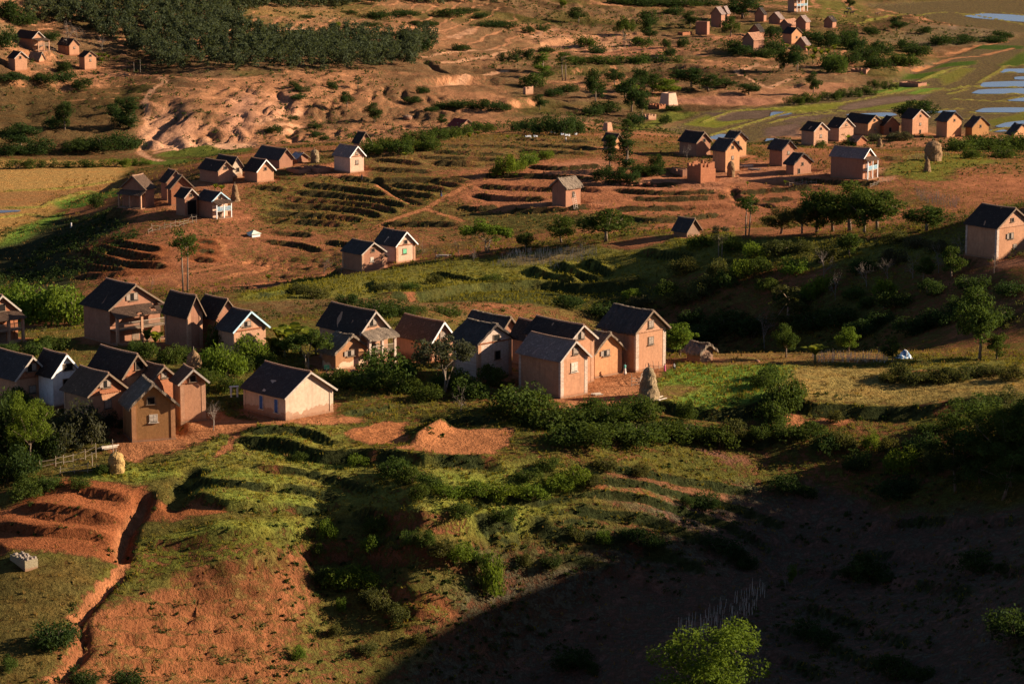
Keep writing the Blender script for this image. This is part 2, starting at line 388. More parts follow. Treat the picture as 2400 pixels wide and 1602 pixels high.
# broken natural roughness everywhere except the paddies
flat = np.ones_like(Zg)
for pp in PADDY:
    sl, m = polymask(pp, 3, 1)
    flat[sl] *= (1 - m)
am = np.interp(YY, [200, 380, 500, 700, 800, 1200], [0.4, 0.4, 0.35, .3, 0.9, 1.5])
Zg += ((fbm(XX, YY, 0.11, 3, 4) - 0.5) * am * flat).astype(np.float32)
Zg += ((fbm(XX, YY, 0.33, 17, 3) - 0.5) * np.interp(YY, [400, 480, 700, 850, 1200], [0, .3, .3, 1.1, 1.6]) * flat).astype(np.float32)
Zg += ((fbm(XX, YY, 0.9, 13, 2) - 0.5) * 0.14 * flat * (YY < 700)).astype(np.float32)
# bunds between the paddies
BUNDS = [
 [(1640,290),(1720,262),(1800,255),(1950,245),(2080,222),(2130,212),(2180,198)],[(1660,320),(1760,290),(1860,262),(1960,262)],[(1800,290),(1870,274),(1965,265)],
 [(2150,222),(2220,208),(2275,208)],[(2220,222),(2270,210)],[(2217,232),(2330,238),(2400,240)],[(2260,264),(2330,266),(2420,266)],[(2290,200),(2300,206),(2350,206),(2420,205)],[(2290,198),(2310,185),(2345,165),(2352,155)],
 [(2260,222),(2330,222),(2420,221)],[(2210,214),(2260,206),(2274,200)],[(2060,222),(2100,208)],[(2160,188),(2220,165),(2270,155)],[(2300,310),(2360,300),(2420,299)],[(1860,268),(2000,260),(2130,262),(2260,255)],
 [(2090,195),(2150,192),(2215,168)],[(2350,235),(2420,224)],[(2330,172),(2420,172)],[(2345,156),(2420,156)],[(0,450),(150,443),(270,425)],[(0,488),(90,488),(130,470),(210,450),(270,447)],[(-20,515),(60,505),(105,510)],
 [(2000,60),(2200,30),(2420,60)],[(2255,37),(2330,30),(2420,38)],[(1960,285),(2080,276),(2200,280),(2300,278)],
]
BW = [ridge(b, 0.5, 0.55) for b in BUNDS]
# ------------------------------------------------------------------ houses: measured in the photograph
# C = foot of the near corner, uR / uL = right and left ends, ve = eave at C, va = apex of the gable; g = which visible face is the gable; a = bearing of the right-hand face
def project(p):
    d = np.asarray(p, float) - np.array([0, 0, CAMZ]); z = d @ FWD
    return 1200 + FPX * d[0] / z, 801 - FPX * (d @ UPV) / z
HS = []
def H(label, C, uR, uL, ve, va, g='R', a=42, **kw):
    HS.append(dict(label=label, C=C, uR=uR, uL=uL, ve=ve, va=va, g=g, a=a, **kw))
SH = 'shutter'; OP = 'open'; DK = 'dark'; LT = 'light'
# -- the near village
H('brick house with a two storey veranda and timber balcony rail beside dense trees', (-30,806), 42, -110, 733, 691, wall='brick', roof='brown', barge='pale', win=[('F',.5,1.1,.9,.7,DK)], porch=dict(d=1.8, top=.93, low=.78, posts=3, roof='brown', rail=True, floor=True), pil=True)
H('large brick house with broken tiled veranda roof and dark gable window', (259,806), 378, 197, 723, 666, wall='clay', roof='dark', barge='wood', win=[('F',.48,1.2,1.0,.75,OP)], porch=dict(d=1.6, top=.98, low=.78, posts=3, roof='brown', rail=True, floor=True, broken=True), ridge=True)
H('dark roofed brick house wedged between the broken veranda house and its taller neighbour', (442,818), 472, 388, 733, 692, wall='clay', roof='dark', barge='none', pil=True)
H('tall dark roofed brick house behind the house with pale blue bargeboards', (508,816), 556, 462, 741, 700, wall='clay', roof='dark', barge='none')
H('pale brick house with light blue bargeboards behind banana plants and young trees', (549,832), 624, 512, 773, 728, wall='palebrick', roof='slate', barge='blue', win=[('F',.42,1.12,.9,.5,OP)], dent=True)
H('brick house with dark slate roof next to the white plastered house', (41,958), 113, -45, 884, 834, wall='ochre', roof='slate', barge='pale', win=[('F',.5,1.2,1.0,.7,OP),('F',.5,.55,.7,.7,SH)], dent=True, pil=True, plaster=True)
H('white plastered house with white bargeboards among the brick houses', (126,955), 186, 80, 876, 829, wall='white', roof='dark', barge='white', win=[('F',.6,1.13,1.0,.55,DK),('F',.5,.7,.6,.6,DK)])
H('brick house with row of brick dentils and two shuttered windows in its gable', (210,1003), 298, 152, 923, 872, wall='ochre', roof='brown', barge='wood', win=[('F',.48,1.2,.85,.65,OP),('F',.5,.62,.75,.8,SH),('F',.5,.15,.8,.7,DK)], dent=True, pil=True, plaster=True, ridge=True)
H('large house with broad black roof behind the brick houses of the front cluster', (291,968), 352, 212, 878, 828, wall='clay', roof='dark', barge='wood', win=[('F',.62,1.18,.9,.7,DK)], dent=True, plaster=True)
H('small brick house with grey roof squeezed behind the thatched house', (357,972), 411, 322, 890, 856, wall='brick', roof='brown', barge='wood', win=[('F',.55,1.12,.6,.5,SH)])
H('narrow two storey brick house with dark gable window behind the thatched house', (425,990), 482, 408, 894, 863, a=26, wall='ochre', roof='brown', barge='pale', win=[('F',.5,1.1,.6,.55,DK)], dent=True, pil=True, plaster=True, ridge=True)
H('ochre mud house with thick grey thatched roof in the front yard', (311,1036), 411, 300, 951, 900, a=20, Lm=4.6, wall='mud', roof='thatch', barge='none', win=[('F',.45,1.1,.7,.6,DK),('F',.5,.62,.7,.65,LT)], pil=True)
H('long low pale plastered hall with dark slate roof and blue shutters', (670,985), 781, 571, 928, 869, a=43, wall='pale', roof='slate', barge='pale', win=[('S',.22,.52,.55,1.3,'blue'),('S',.58,.52,.55,1.3,'blue')], pil=True, ridge=True)
H('small mud house with patchy plaster and thatched roof beside the thatch porch house', (787,869), 861, 756, 826, 786, wall='patch', roof='thatch', barge='none', win=[('F',.48,.85,.9,.55,OP)])
H('large brick house with thatched porch on white pillars and dark gable window', (846,860), 910, 748, 777, 728, wall='palebrick', roof='dark', barge='pale', win=[('F',.45,1.2,.95,.7,OP),('F',.5,.5,.8,.6,SH)], porch=dict(d=1.7, top=1.0, low=.84, posts=3, roof='thatch', rail=True, floor=True, white=True), ridge=True)
H('brown tile roofed house with pale bargeboards behind the umbrella shaped tree', (1013,845), 1062, 926, 796, 753, wall='palebrick', roof='brown', barge='white', win=[('F',.5,1.1,.7,.6,SH)], ridge=True)
H('dark thatched house behind the white brick gable house', (1172,838), 1214, 1090, 782, 745, wall='clay', roof='thatchdark', barge='wood')
H('white brick gabled house with dark thatched roof and dentil band', (1121,892), 1199, 1062, 803, 775, wall='whitebrick', roof='thatchdark', barge='none', win=[('F',.55,1.08,.8,.5,DK),('F',.58,.6,.7,.8,DK)], dent=True, pil=True)
H('dark roof house half hidden behind the black roofed brick house', (1262,862), 1300, 1200, 795, 757, wall='clay', roof='dark', barge='none')
H('brick house with long black roof behind the lone front house', (1335,905), 1391, 1232, 797, 760, wall='palebrick', roof='dark', barge='pale', win=[('F',.45,1.12,.9,.75,OP)], pil=True, plaster=True, ridge=True)
H('ochre house with grey tiled roof and white brick corners standing frontmost in the yard', (1314,934), 1376, 1216, 841, 797, wall='ochre', roof='grey', barge='pale', win=[('F',.55,1.17,.6,.6,SH),('F',.5,.74,.75,.85,LT)], pil=True, plaster=True, ridge=True, shelf=True)
H('small rounded mud house with ragged thatched roof beside the tall house', (1394,886), 1458, 1372, 825, 781, wall='mudlight', roof='thatch', barge='none', win=[('F',.42,.9,.85,.55,OP)])
H('tall two storey brick house with white brick corner pillars and plastered panel', (1490,872), 1559, 1409, 777, 729, wall='ochre', roof='thatchdark', barge='wood', win=[('F',.5,1.14,.65,.7,SH),('F',.5,.72,.65,.75,SH)], pil=True, plaster=True, dent=True)
# -- twin houses and others on the second spur
H('brick house with open shutters, left one of the pair on the grassy spur', (849,637), 900, 803, 594, 568, wall='clay', roof='slate', barge='pale', win=[('F',.5,1.1,.6,.45,DK),('F',.45,.6,.5,.6,LT)], pil=True, lean=True)
H('pale plastered house with green shutter, right one of the pair on the grassy spur', (929,617), 973, 880, 574, 543, wall='palepink', roof='slate', barge='white', win=[('F',.5,1.08,.6,.45,DK),('F',.45,.6,.7,.75,'green')], dent=True, pil=True)
H('half sunken stone hut with dark sheet roof above the scrub', (1610,556), 1640, 1579, 540, 512, a=46, wall='stone', roof='slate', barge='none')
H('big brick house with pillared gable and arched dark window above the scrubby gully', (2335,609), 2412, 2262, 533, 494, a=40, wall='ochre', roof='dark', barge='wood', win=[('F',.42,.68,.9,.75,OP),('F',.55,.33,.6,.6,SH),('F',.45,1.15,.5,.4,DK)], pil=True, dent=True, plaster=True)
# -- houses on the middle hill
H('mud house with grey thatch and bamboo ladder alone on the red terraces', (1326,485), 1361, 1294, 440, 419, g='L', a=48, wall='clay', roof='thatch', barge='none', win=[('S',.5,.6,.5,.9,DK)])
H('dark thatched brick house beside the paddy bund with shadowed gable', (1632,366), 1665, 1592, 333, 310, wall='clay', roof='dark', barge='wood', win=[('F',.55,1.05,.6,.5,DK)])
H('tall clay house with thatched roof and two small windows behind the ruin', (1700,404), 1733, 1670, 352, 328, wall='mudlight', roof='thatchdark', barge='none', win=[('F',.5,1.1,.5,.45,DK),('F',.5,.62,.45,.55,SH)])
H('clay house with black thatch directly behind the tall clay house', (1717,370), 1749, 1697, 330, 310, wall='mudlight', roof='thatchdark', barge='none', win=[('F',.4,.85,.5,.5,DK)])
H('red clay house with dark roof in the middle of the hamlet yard', (1833,390), 1862, 1803, 350, 330, wall='clay', roof='thatchdark', barge='none', win=[('F',.5,.75,.5,.5,SH)])
H('low red mud house with curved roof beside the porch house', (1860,410), 1901, 1842, 384, 361, wall='clay', roof='thatchdark', barge='none', win=[('F',.5,.9,.45,.45,DK),('F',.3,.3,.5,.8,DK)])
H('long brick house with blue and white painted porch at its gable end', (2022,421), 2046, 1946, 370, 348, a=55, wall='clay', roof='grey', barge='white', win=[('F',.45,.55,.7,.7,'blue')], porch=dict(d=1.2, top=.98, low=.86, posts=3, roof='brown', rail=True, floor=True, blue=True))
H('pale fronted house with dark roof, first in the row along the paddies', (1907,342), 1940, 1878, 307, 287, wall='palebrick', roof='dark', barge='pale', win=[('F',.5,1.08,.6,.4,DK),('F',.5,.6,.6,.6,SH)], pil=True)
H('brick house with dentil band behind banana leaves, second in the row along the paddies', (1966,332), 2000, 1939, 299, 277, wall='palebrick', roof='dark', barge='pale', win=[('F',.5,1.1,.5,.4,SH)], dent=True, pil=True)
H('longest house of the row along the paddies with broad black roof', (2034,318), 2067, 1978, 289, 271, wall='mudlight', roof='dark', barge='wood', win=[('F',.45,1.15,.6,.4,DK),('F',.5,.5,.5,.6,SH)], pil=True)
H('little brick shed between the longest house and the tall house of the row', (2072,316), 2107, 2060, 293, 273, a=20, wall='brick', roof='dark', barge='none', win=[('F',.4,.5,.6,.9,DK)])
H('tallest house of the paddy row standing before a dark bush', (2138,316), 2175, 2112, 278, 258, wall='ochre', roof='dark', barge='pale', win=[('F',.5,1.1,.5,.4,DK),('F',.5,.6,.5,.5,SH),('F',.5,.15,.5,.7,DK)], pil=True)
H('dark thatched house whose gable carries the shadow of its neighbour in the row', (2219,323), 2253, 2194, 284, 266, wall='mudlight', roof='thatchdark', barge='none', win=[('F',.5,1.0,.5,.4,DK)])
H('plain mud house with single small window and black thatch in the row', (2278,322), 2317, 2262, 297, 274, wall='mud', roof='thatchdark', barge='none', win=[('F',.5,.95,.55,.5,DK)])
H('small mud house with black thatch half behind bushes at the end of the row', (2376,330), 2414, 2362, 314, 296, wall='mudlight', roof='thatchdark', barge='none')
H('little dark roofed house behind the tall slender trees', (1441,352), 1457, 1414, 329, 314, wall='mudlight', roof='dark', barge='none')
# -- village on the left shoulder of the middle hill
H('ruinous brick house with open timber porch above the left paddies', (341,488), 362, 287, 442, 412, g='L', a=62, wall='clay', roof='brown', barge='wood', porch=dict(d=1.6, top=.85, low=.68, posts=3, roof='brown', rail=False, floor=False))
H('dark roofed brick house behind the exposed brick gable', (392,470), 432, 378, 425, 400, a=30, wall='clay', roof='dark', barge='none')
H('exposed red brick house with ragged tiled roof', (402,482), 452, 394, 440, 411, a=26, wall='brick', roof='brown', barge='wood')
H('open fronted brick house with dark ground floor beside the white porch house', (434,506), 463, 413, 461, 442, wall='clay', roof='dark', barge='pale', win=[('F',.55,.4,1.9,2.6,DK),('F',.5,1.05,.5,.35,DK)])
H('whitewashed house with pale blue porch and white pillars on the hill shoulder', (498,512), 534, 463, 470, 450, wall='palepink', sidewall='clay', roof='slate', barge='blue', win=[('F',.5,1.12,.5,.4,DK)], porch=dict(d=1.5, top=.98, low=.84, posts=3, roof='brown', rail=True, floor=True, blue=True))
H('big brick house with pale gable window behind the white porch house', (512,430), 546, 468, 399, 378, wall='palebrick', sidewall='clay', roof='dark', barge='wood', win=[('F',.5,1.1,.7,.4,DK)])
H('pale gabled house with black roof in the thick of the hill village', (542,418), 568, 503, 391, 368, wall='pale', sidewall='clay', roof='dark', barge='none', win=[('F',.6,.7,.6,.6,DK)])
H('brick house with pale bargeboards behind the bare shrub in the hill village', (603,428), 642, 573, 400, 374, wall='ochre', roof='dark', barge='white', win=[('F',.5,1.05,.5,.4,DK)])
H('broad black roofed house at the back of the hill village', (655,395), 686, 600, 372, 349, wall='clay', roof='slate', barge='none')
H('low shed with pale sheet roof in the smoke behind the hill village', (697,382), 722, 682, 371, 360, a=44, wall='clay', roof='sheet', barge='none')
H('pink plastered house with grey tiled roof alone at the edge of the terraces', (821,406), 853, 783, 366, 343, wall='palepink', roof='grey', barge='white', win=[('F',.5,.6,.6,.7,SH),('F',.5,1.1,.5,.4,SH)], dent=True)
H('small brick cottage with steep dark roof behind the pink plastered house', (843,351), 868, 832, 332, 310, wall='clay', roof='dark', barge='none')
H('low house with red metal roof peeping out of the hedge', (1078,302), 1112, 1050, 297, 288, a=42, wall='clay', roof='redmetal', barge='none')
H('little stone and earth shed with thatched roof beside the green field', (1641,849), 1671, 1621, 826, 808, a=46, wall='stone', roof='thatch', barge='none')
H('tiny brick outhouse with red tiled roof below the paddy row', (2008,342), 2030, 1990, 331, 318, wall='brick', roof='paletile', barge='none')
# -- hamlet far left
H('veranda house with dark roof uppermost in the left hillside hamlet', (77,120), 104, 36, 90, 74, wall='ochre', roof='dark', barge='pale', porch=dict(d=3.0, top=.95, low=.85, posts=3, roof='brown', rail=True, floor=True))
H('ochre house with black roof below the dry trees of the left hamlet', (163,130), 186, 136, 106, 91, wall='ochre', roof='dark', barge='none', win=[('F',.5,.7,.4,.4,SH)])
H('ochre house beside yellow banana plants in the left hamlet', (199,164), 226, 186, 133, 120, wall='ochre', roof='dark', barge='none', win=[('F',.5,.7,.4,.5,SH),('F',.5,1.05,.7,.4,DK)])
H('ochre house with round green bush at its foot in the left hamlet', (36,167), 64, 20, 136, 121, wall='ochre', roof='dark', barge='pale', win=[('F',.45,1.0,.5,.5,DK)])
H('low thatched hut between the houses of the left hamlet', (92,146), 104, 68, 138, 124, a=62, wall='ochre', roof='thatch', barge='none')
# -- hamlet far right
KW = dict(wall='clay', barge='none')
H('gable fronted clay house with lit side wall below the great dark tree', (1690,65), 1699, 1666, 33, 17, g='L', a=58, roof='grey', **KW)
H('clay house close behind the gable fronted house below the great dark tree', (1704,56), 1710, 1688, 30, 15, g='L', a=58, roof='grey', **KW)
H('roofless square brick shell beside the brick heaps', (1657,82), 1662, 1630, 52, 52, g='L', a=62, wall='clay', roof=None, barge='none')
H('dark clay house among the trees behind the far hamlet', (1790,51), 1796, 1769, 33, 18, g='L', a=58, roof='dark', **KW)
H('house with pale tiled roof slope nearest the trees of the far hamlet', (1766,126), 1790, 1740, 94, 77, g='L', a=45, wall='clay', roof='paletile', barge='none')
H('dark clay house directly behind the pale tiled roof', (1782,86), 1792, 1756, 74, 57, g='L', a=52, roof='dark', **KW)
H('grey roofed clay house at the upper left of the far hamlet', (1828,58), 1837, 1802, 44, 29, g='L', a=56, roof='grey', **KW)
H('clay house with pale orange roof slope in the far hamlet', (1850,70), 1872, 1828, 58, 45, g='L', a=48, wall='clay', roof='paletile', barge='none')
H('clay house with brightly lit narrow side wall in the far hamlet', (1888,75), 1898, 1865, 51, 37, g='L', a=56, roof='grey', **KW)
H('outlying clay house with dark roof standing apart on the far terrace', (1951,66), 1960, 1931, 50, 38, g='L', a=56, roof='dark', **KW)
H('clay house with lit gable and little window in the far hamlet', (1855,103), 1879, 1834, 79, 65, roof='dark', wall='mudlight', barge='none', win=[('F',.5,.6,.6,.5,DK)])
H('low clay house above the banana grove of the far hamlet', (1889,119), 1898, 1864, 104, 87, g='L', a=52, roof='grey', **KW)
H('two storey house with turquoise porch uppermost in the far hamlet', (1861,28), 1886, 1846, -4, -18, a=42, wall='palebrick', roof='redmetal', barge='white', porch=dict(d=1.6, top=.98, low=.86, posts=4, roof='redmetal', rail=True, floor=True, blue=True))

for h in HS:
    uC, vC = h['C']
    P = place(uC, vC, Z0)
    a = R(h['a']); dp = depth(P); s = FPX / dp
    dR = np.array([math.cos(a), math.sin(a)]); dL = np.array([-math.sin(a), math.cos(a)])
    def along(du, dr):
        return du * dp / (FPX * dr[0] - (uC - 1200) * dr[1] * math.cos(PITCH))
    lenR = max(2.2, along(h['uR'] - uC, dR)); lenL = max(2.2, along(h['uL'] - uC, dL))
    if h['g'] == 'R':
        W, L = lenR, h.get('Lm') or min(lenL, 11); dW, dD, rz = dR, dL, a
    else:
        W, L = lenL, min(lenR, 11); dW, dD, rz = dL, dR, a - math.pi / 2
    mid = P[:2] + dW * W / 2 + dD * L / 2
    he = (vC - h['ve']) / s / math.cos(PITCH)
    gm = P[:2] + dW * W / 2
    vm = project((gm[0], gm[1], P[2]))[1]
    ha = (vm - h['va']) / s / math.cos(PITCH) - 0.1
    if h['roof']: ha = max(ha, he + W * 0.33)
    h.update(P=P, W=W, L=L, rz=rz, mid=mid, z=P[2], he=he, ha=ha, s=s)
    # level ground under the house
    m = max(W, L) / 2 + 4
    sl = win(mid[0] - m, mid[0] + m, mid[1] - m, mid[1] + m)
    X, Y = XX[sl] - mid[0], YY[sl] - mid[1]
    lx = X * math.cos(rz) + Y * math.sin(rz); ly = -X * math.sin(rz) + Y * math.cos(rz)
    pd = h.get('porch', {}).get('d', 0)
    dist = np.maximum(np.abs(lx) - W / 2, np.maximum(ly - L / 2, -(ly + L / 2 + pd)))
    k = sstep(2.4, 0.7, dist)
    Zg[sl] = Zg[sl] * (1 - k) + h['z'] * k
# ------------------------------------------------------------------ what covers the ground: soil colour, plant colour, plant cover
RED = (.38, .15, .072); REDL = (.41, .18, .095); PINK = (.44, .205, .10); CLOD = (.25, .088, .036); DRY = (.20, .122, .06); DRYL = (.30, .19, .085)
OLIVE = (.115, .098, .026); GREEN = (.16, .185, .04); LUSH = (.14, .225, .036); GOLD = (.34, .20, .066); MUD = (.13, .088, .062); STRAW = (.33, .23, .10); DARKG = (.04, .06, .016)
shape3 = XX.shape + (3,)
soil = np.zeros(shape3, np.float32); veg = np.zeros(shape3, np.float32); cov = np.zeros(XX.shape, np.float32)
t1 = sstep(395, 470, YY)[..., None]; t2 = sstep(700, 800, YY)[..., None]
soil[:] = np.array(RED) * (1 - t1) + np.array(RED) * 0.95 * t1; soil[:] = soil * (1 - t2) + np.array(PINK) * t2
veg[:] = np.array(OLIVE) * (1 - t1) + np.array([.14, .105, .034]) * t1; veg[:] = veg * (1 - t2) + np.array(DRY) * t2
cov[:] = 0.62 - .16 * sstep(395, 560, YY) + .14 * sstep(720, 800, YY) + 0.9 * (fbm(XX, YY, 0.035, 61, 4) - 0.5)
veg *= (1 - sstep(.5, .62, fbm(XX, YY, .05, 64, 4)) * .45 * sstep(650, 800, YY))[..., None]
greeny = sstep(0.48, 0.62, fbm(XX, YY, 0.03, 66, 3))[..., None] * 0.6
veg[:] = veg * (1 - greeny) + np.array([.085, .09, .02]) * greeny
def paint(pix, so, ve, cv, soft=1.5, rag=1.5, k=1.0):
    sl, m = polymask(pix, soft, rag)
    m = m * k
    m3 = m[..., None]
    if so is not None: soil[sl] = soil[sl] * (1 - m3) + np.array(so) * m3
    if ve is not None: veg[sl] = veg[sl] * (1 - m3) + np.array(ve) * m3
    cov[sl] = cov[sl] * (1 - m) + cv * m
def streak(pl, w, so, cv=0.02, Wd=None, k=1.0, ve=None):
    W = world_line(pl) if Wd is None else Wd
    sl = win(W[:, 0].min() - w * 3, W[:, 0].max() + w * 3, W[:, 1].min() - w * 3, W[:, 1].max() + w * 3)
    X, Y = XX[sl], YY[sl]
    if X.size == 0: return
    s, arc, tot = polydist(X, Y, W)
    m = sstep(w * 1.3, w * 0.5, np.abs(s) + (fbm(X, Y, 0.5, 88, 2) - 0.5) * w) * sstep(-.1, 1.5, np.minimum(arc, tot - arc)) * k
    m3 = m[..., None]
    if so is not None: soil[sl] = soil[sl] * (1 - m3) + np.array(so) * m3
    if ve is not None: veg[sl] = veg[sl] * (1 - m3) + np.array(ve) * m3
    cov[sl] = cov[sl] * (1 - m) + cv * m
# far
paint([(325,350),(330,240),(420,190),(600,170),(1000,168),(1180,190),(1190,260),(1050,300),(850,330),(560,345)], PINK, DRY, .36, 6, 6)
paint([(330,345),(335,255),(400,240),(440,270),(440,340)], (.52,.27,.155), DRY, .08, 4, 4)
paint([(370,335),(420,320),(520,318),(590,330),(590,345),(480,362),(400,352)], (.56,.31,.18), DRYL, .1, 4, 3)
paint([(520,300),(530,250),(545,225),(600,215),(610,290),(570,330)], (.52,.26,.15), DRY, .15, 5, 4)
paint([(380,300),(380,245),(430,240),(470,290)], (.50,.25,.14), DRYL, .25, 5, 4)
paint([(600,260),(640,215),(720,215),(700,260),(620,290)], (.50,.25,.14), DRY, .3, 5, 4)
paint([(-20,360),(-20,185),(300,185),(325,250),(320,350)], (.38,.18,.08), (.115,.075,.032), .66, 6, 6)
paint([(600,40),(1000,45),(1400,60),(1700,90),(1650,130),(1300,135),(1000,170),(960,120),(700,60)], PINK, (.23,.14,.07), .45, 8, 6)
paint([(580,20),(1000,20),(900,30),(640,40)], (.42,.22,.09), (.25,.16,.06), .6, 8, 5)
paint([(1330,115),(1500,108),(1640,118),(1600,130),(1380,135)], REDL, DRY, .15, 5, 4)
paint([(1200,110),(1260,85),(1480,80),(1460,110),(1320,118)], (.48,.24,.125), DRYL, .3, 6, 5)
paint([(1640,90),(1740,80),(1900,70),(1900,100),(1730,110)], REDL, DRY, .25, 6, 4)
paint([(1680,215),(1990,188),(1990,225),(1800,240),(1600,240)], (.40,.19,.10), DRYL, .3, 6, 3)
paint([(1560,230),(1720,222),(1820,235),(1800,248),(1580,242)], (.34,.155,.09), DRY, .1, 4, 2)
paint([(2150,60),(2420,60),(2420,80),(2300,105),(2180,110),(2050,95)], (.2,.14,.09), (.19,.14,.07), .5, 8, 4)
paint([(1880,0),(2020,0),(2040,40),(1960,55),(1890,30)], None, (.14,.125,.035), .7, 8, 5)
cov -= bank * .5 * (YY > 700)
mot = sstep(.47, .66, fbm(XX, YY, .045, 67, 4)) * sstep(720, 790, YY)
cov += mot * .2; veg *= (1 - mot * .2)[..., None]
# paddies
for pp in PADDY[:2]:
    paint(pp, MUD, (.16,.125,.05), .5, 2, 1)
paint(PADDY[2], (.36,.20,.07), GOLD, .9, 2, 1)
paint([(-20,400),(280,395),(270,425),(150,440),(-20,447)], None, (.37,.225,.075), .95, 2, 1)
paint([(-20,452),(150,446),(265,428),(270,443),(210,450),(120,470),(60,482),(-20,484)], None, (.29,.155,.06), .9, 2, 1)
for fld, c in [([(120,476),(205,452),(284,447),(284,458),(240,466),(210,480),(150,490)], LUSH), ([(-20,600),(0,570),(80,520),(150,495),(130,535),(60,565),(0,590)], LUSH), ([(2040,216),(2090,205),(2150,203),(2125,214),(2070,220)], LUSH),
             ([(2125,220),(2160,208),(2205,206),(2185,216),(2160,222)], LUSH), ([(2110,185),(2130,170),(2215,167),(2200,183)], (.07,.11,.02)), ([(2185,160),(2210,148),(2290,142),(2285,152),(2230,156)], (.06,.10,.02)),
             ([(2270,115),(2300,105),(2400,108),(2400,115),(2330,117)], (.055,.09,.022)), ([(1600,292),(1680,262),(1790,255),(1960,240),(2000,250),(1900,262),(1780,275),(1680,300)], (.17,.175,.03)),
             ([(1440,300),(1560,262),(1640,262),(1560,290),(1480,305)], (.13,.14,.03)), ([(2200,180),(2250,160),(2285,160),(2240,190),(2215,200)], (.16,.15,.035)), ([(1960,262),(2060,245),(2130,235),(2180,240),(2100,255)], (.14,.15,.03)),
             ([(2340,155),(2400,120),(2420,150),(2380,156)], (.07,.10,.02)), ([(2300,285),(2400,265),(2420,280),(2330,296)], (.13,.13,.03)), ([(400,345),(480,335),(590,345),(580,356),(440,366),(370,365)], (.13,.15,.03)),
             ([(340,372),(440,370),(470,378),(400,385),(345,384)], (.11,.14,.028))]:
    paint(fld, None, c, .95, 1.5, .8)
paint([(1660,265),(1800,258),(1860,262),(1860,270),(1690,285)], MUD, MUD, .1, 2, 1); paint([(1800,300),(1870,290),(1880,320),(1800,318)], (.16,.10,.075), MUD, .05, 2, 1)
paint([(1815,282),(1860,270),(1955,264),(1950,272),(1870,290)], (.15,.10,.07), (.14,.11,.05), .3, 2, 1)
paint([(1960,250),(2080,228),(2180,222),(2160,232),(2060,248),(1985,260)], (.18,.12,.085), (.15,.12,.05), .2, 2, 1)
# streaks of bare bank and footpath
for pl, w in [([(990,138),(1070,122),(1200,115)],1.3),([(1110,139),(1160,128),(1200,119)],1.3),([(1060,182),(1130,174),(1190,166)],1.3),([(985,198),(1050,192),(1100,186)],1.3),([(1245,88),(1285,72),(1315,68)],1.3),
              ([(1270,90),(1330,80)],1.2),([(1320,114),(1400,108),(1470,102)],1.5),([(1340,125),(1460,112),(1475,88)],1.2),([(1720,170),(1750,161),(1778,148)],1.3),([(1798,206),(1830,195),(1856,186)],1.3),([(1722,170),(1765,190),(1800,206)],.8),
              ([(330,350),(342,300),(346,250),(340,237),(354,214),(386,192),(372,180)],.9),([(325,352),(350,372),(390,378)],1.0),([(355,360),(440,335),(490,312)],.9),([(602,290),(660,265),(716,252)],1.0),([(625,300),(660,288),(720,280)],1.0),([(640,312),(700,292)],.9),
              ([(1405,322),(1470,318)],.8),([(1030,150),(1100,140),(1180,136)],1.2),([(1005,62),(1020,68),(1000,78),(940,98)],1.5),([(460,68),(560,70),(640,74),(720,66)],1.6),([(1060,88),(1090,80),(1110,70)],2.5),([(1800,160),(1840,150),(1880,142)],1.0),
              ([(2190,148),(2240,136),(2300,132)],1.4),([(2142,166),(2185,151)],1.4),([(2300,131),(2344,121),(2380,112)],1.4),([(2210,128),(2260,118),(2300,104)],1.4),([(2310,106),(2365,98)],1.2)]:
    streak(pl, w, (.54, .29, .16) if pl[0][0] < 2000 else (.47, .21, .09))
for Wd in BW:
    streak(None, .8, (.34, .24, .08), .75, Wd, ve=(.24, .22, .05))
# middle hill
paint([(590,440),(700,415),(1110,412),(1120,430),(1000,490),(930,515),(860,545),(600,540)], RED, (.145,.115,.032), .58, 3, 3)
paint([(860,370),(1000,340),(1420,322),(1430,350),(1250,385),(1100,400),(880,400)], (.36,.16,.075), (.165,.12,.04), .55, 3, 3)
paint([(1060,470),(1120,400),(1300,375),(1560,410),(1900,428),(1900,465),(1720,535),(1440,520),(1180,510)], RED, (.17,.105,.04), .28, 3, 3)
paint([(1290,385),(1420,370),(1470,400),(1420,425),(1300,410)], REDL, DRY, .15, 3, 2)
paint([(1400,425),(1560,415),(1700,425),(1690,445),(1440,440)], REDL, DRY, .12, 3, 2)
paint([(1660,395),(1800,380),(1960,405),(1960,425),(1700,428)], REDL, DRY, .15, 3, 2)
paint([(2045,395),(2160,385),(2180,400),(2060,425)], (.46,.22,.12), DRY, .1, 2, 2)
paint([(700,390),(790,380),(860,400),(860,415),(700,412)], RED, DRY, .15, 2, 2)
paint([(2060,410),(2130,375),(2280,360),(2330,380),(2200,420)], None, (.15,.15,.03), .85, 3, 3)
paint([(180,580),(260,555),(400,580),(400,640),(260,655),(180,650)], CLOD, DRY, .2, 2, 2)
paint([(440,560),(530,555),(525,615),(430,612)], CLOD, DRY, .2, 2, 2)
paint([(500,500),(560,495),(585,512),(520,520)], RED, DRY, .03, 1, .6)
paint([(1190,478),(1300,488),(1430,478),(1400,470),(1330,482),(1280,470)], REDL, DRY, .1, 2, 1)
paint([(1080,500),(1200,495),(1340,505),(1600,505),(1500,530),(1200,540),(1090,530)], None, (.10,.09,.028), .7, 3, 3)
paint([(-20,700),(-20,585),(60,560),(150,510),(280,490),(300,520),(185,575),(180,660),(120,700)], (.2,.1,.06), (.05,.052,.025), .8, 3, 3)  # dark plant cover; the slope's shade is also put into these colours
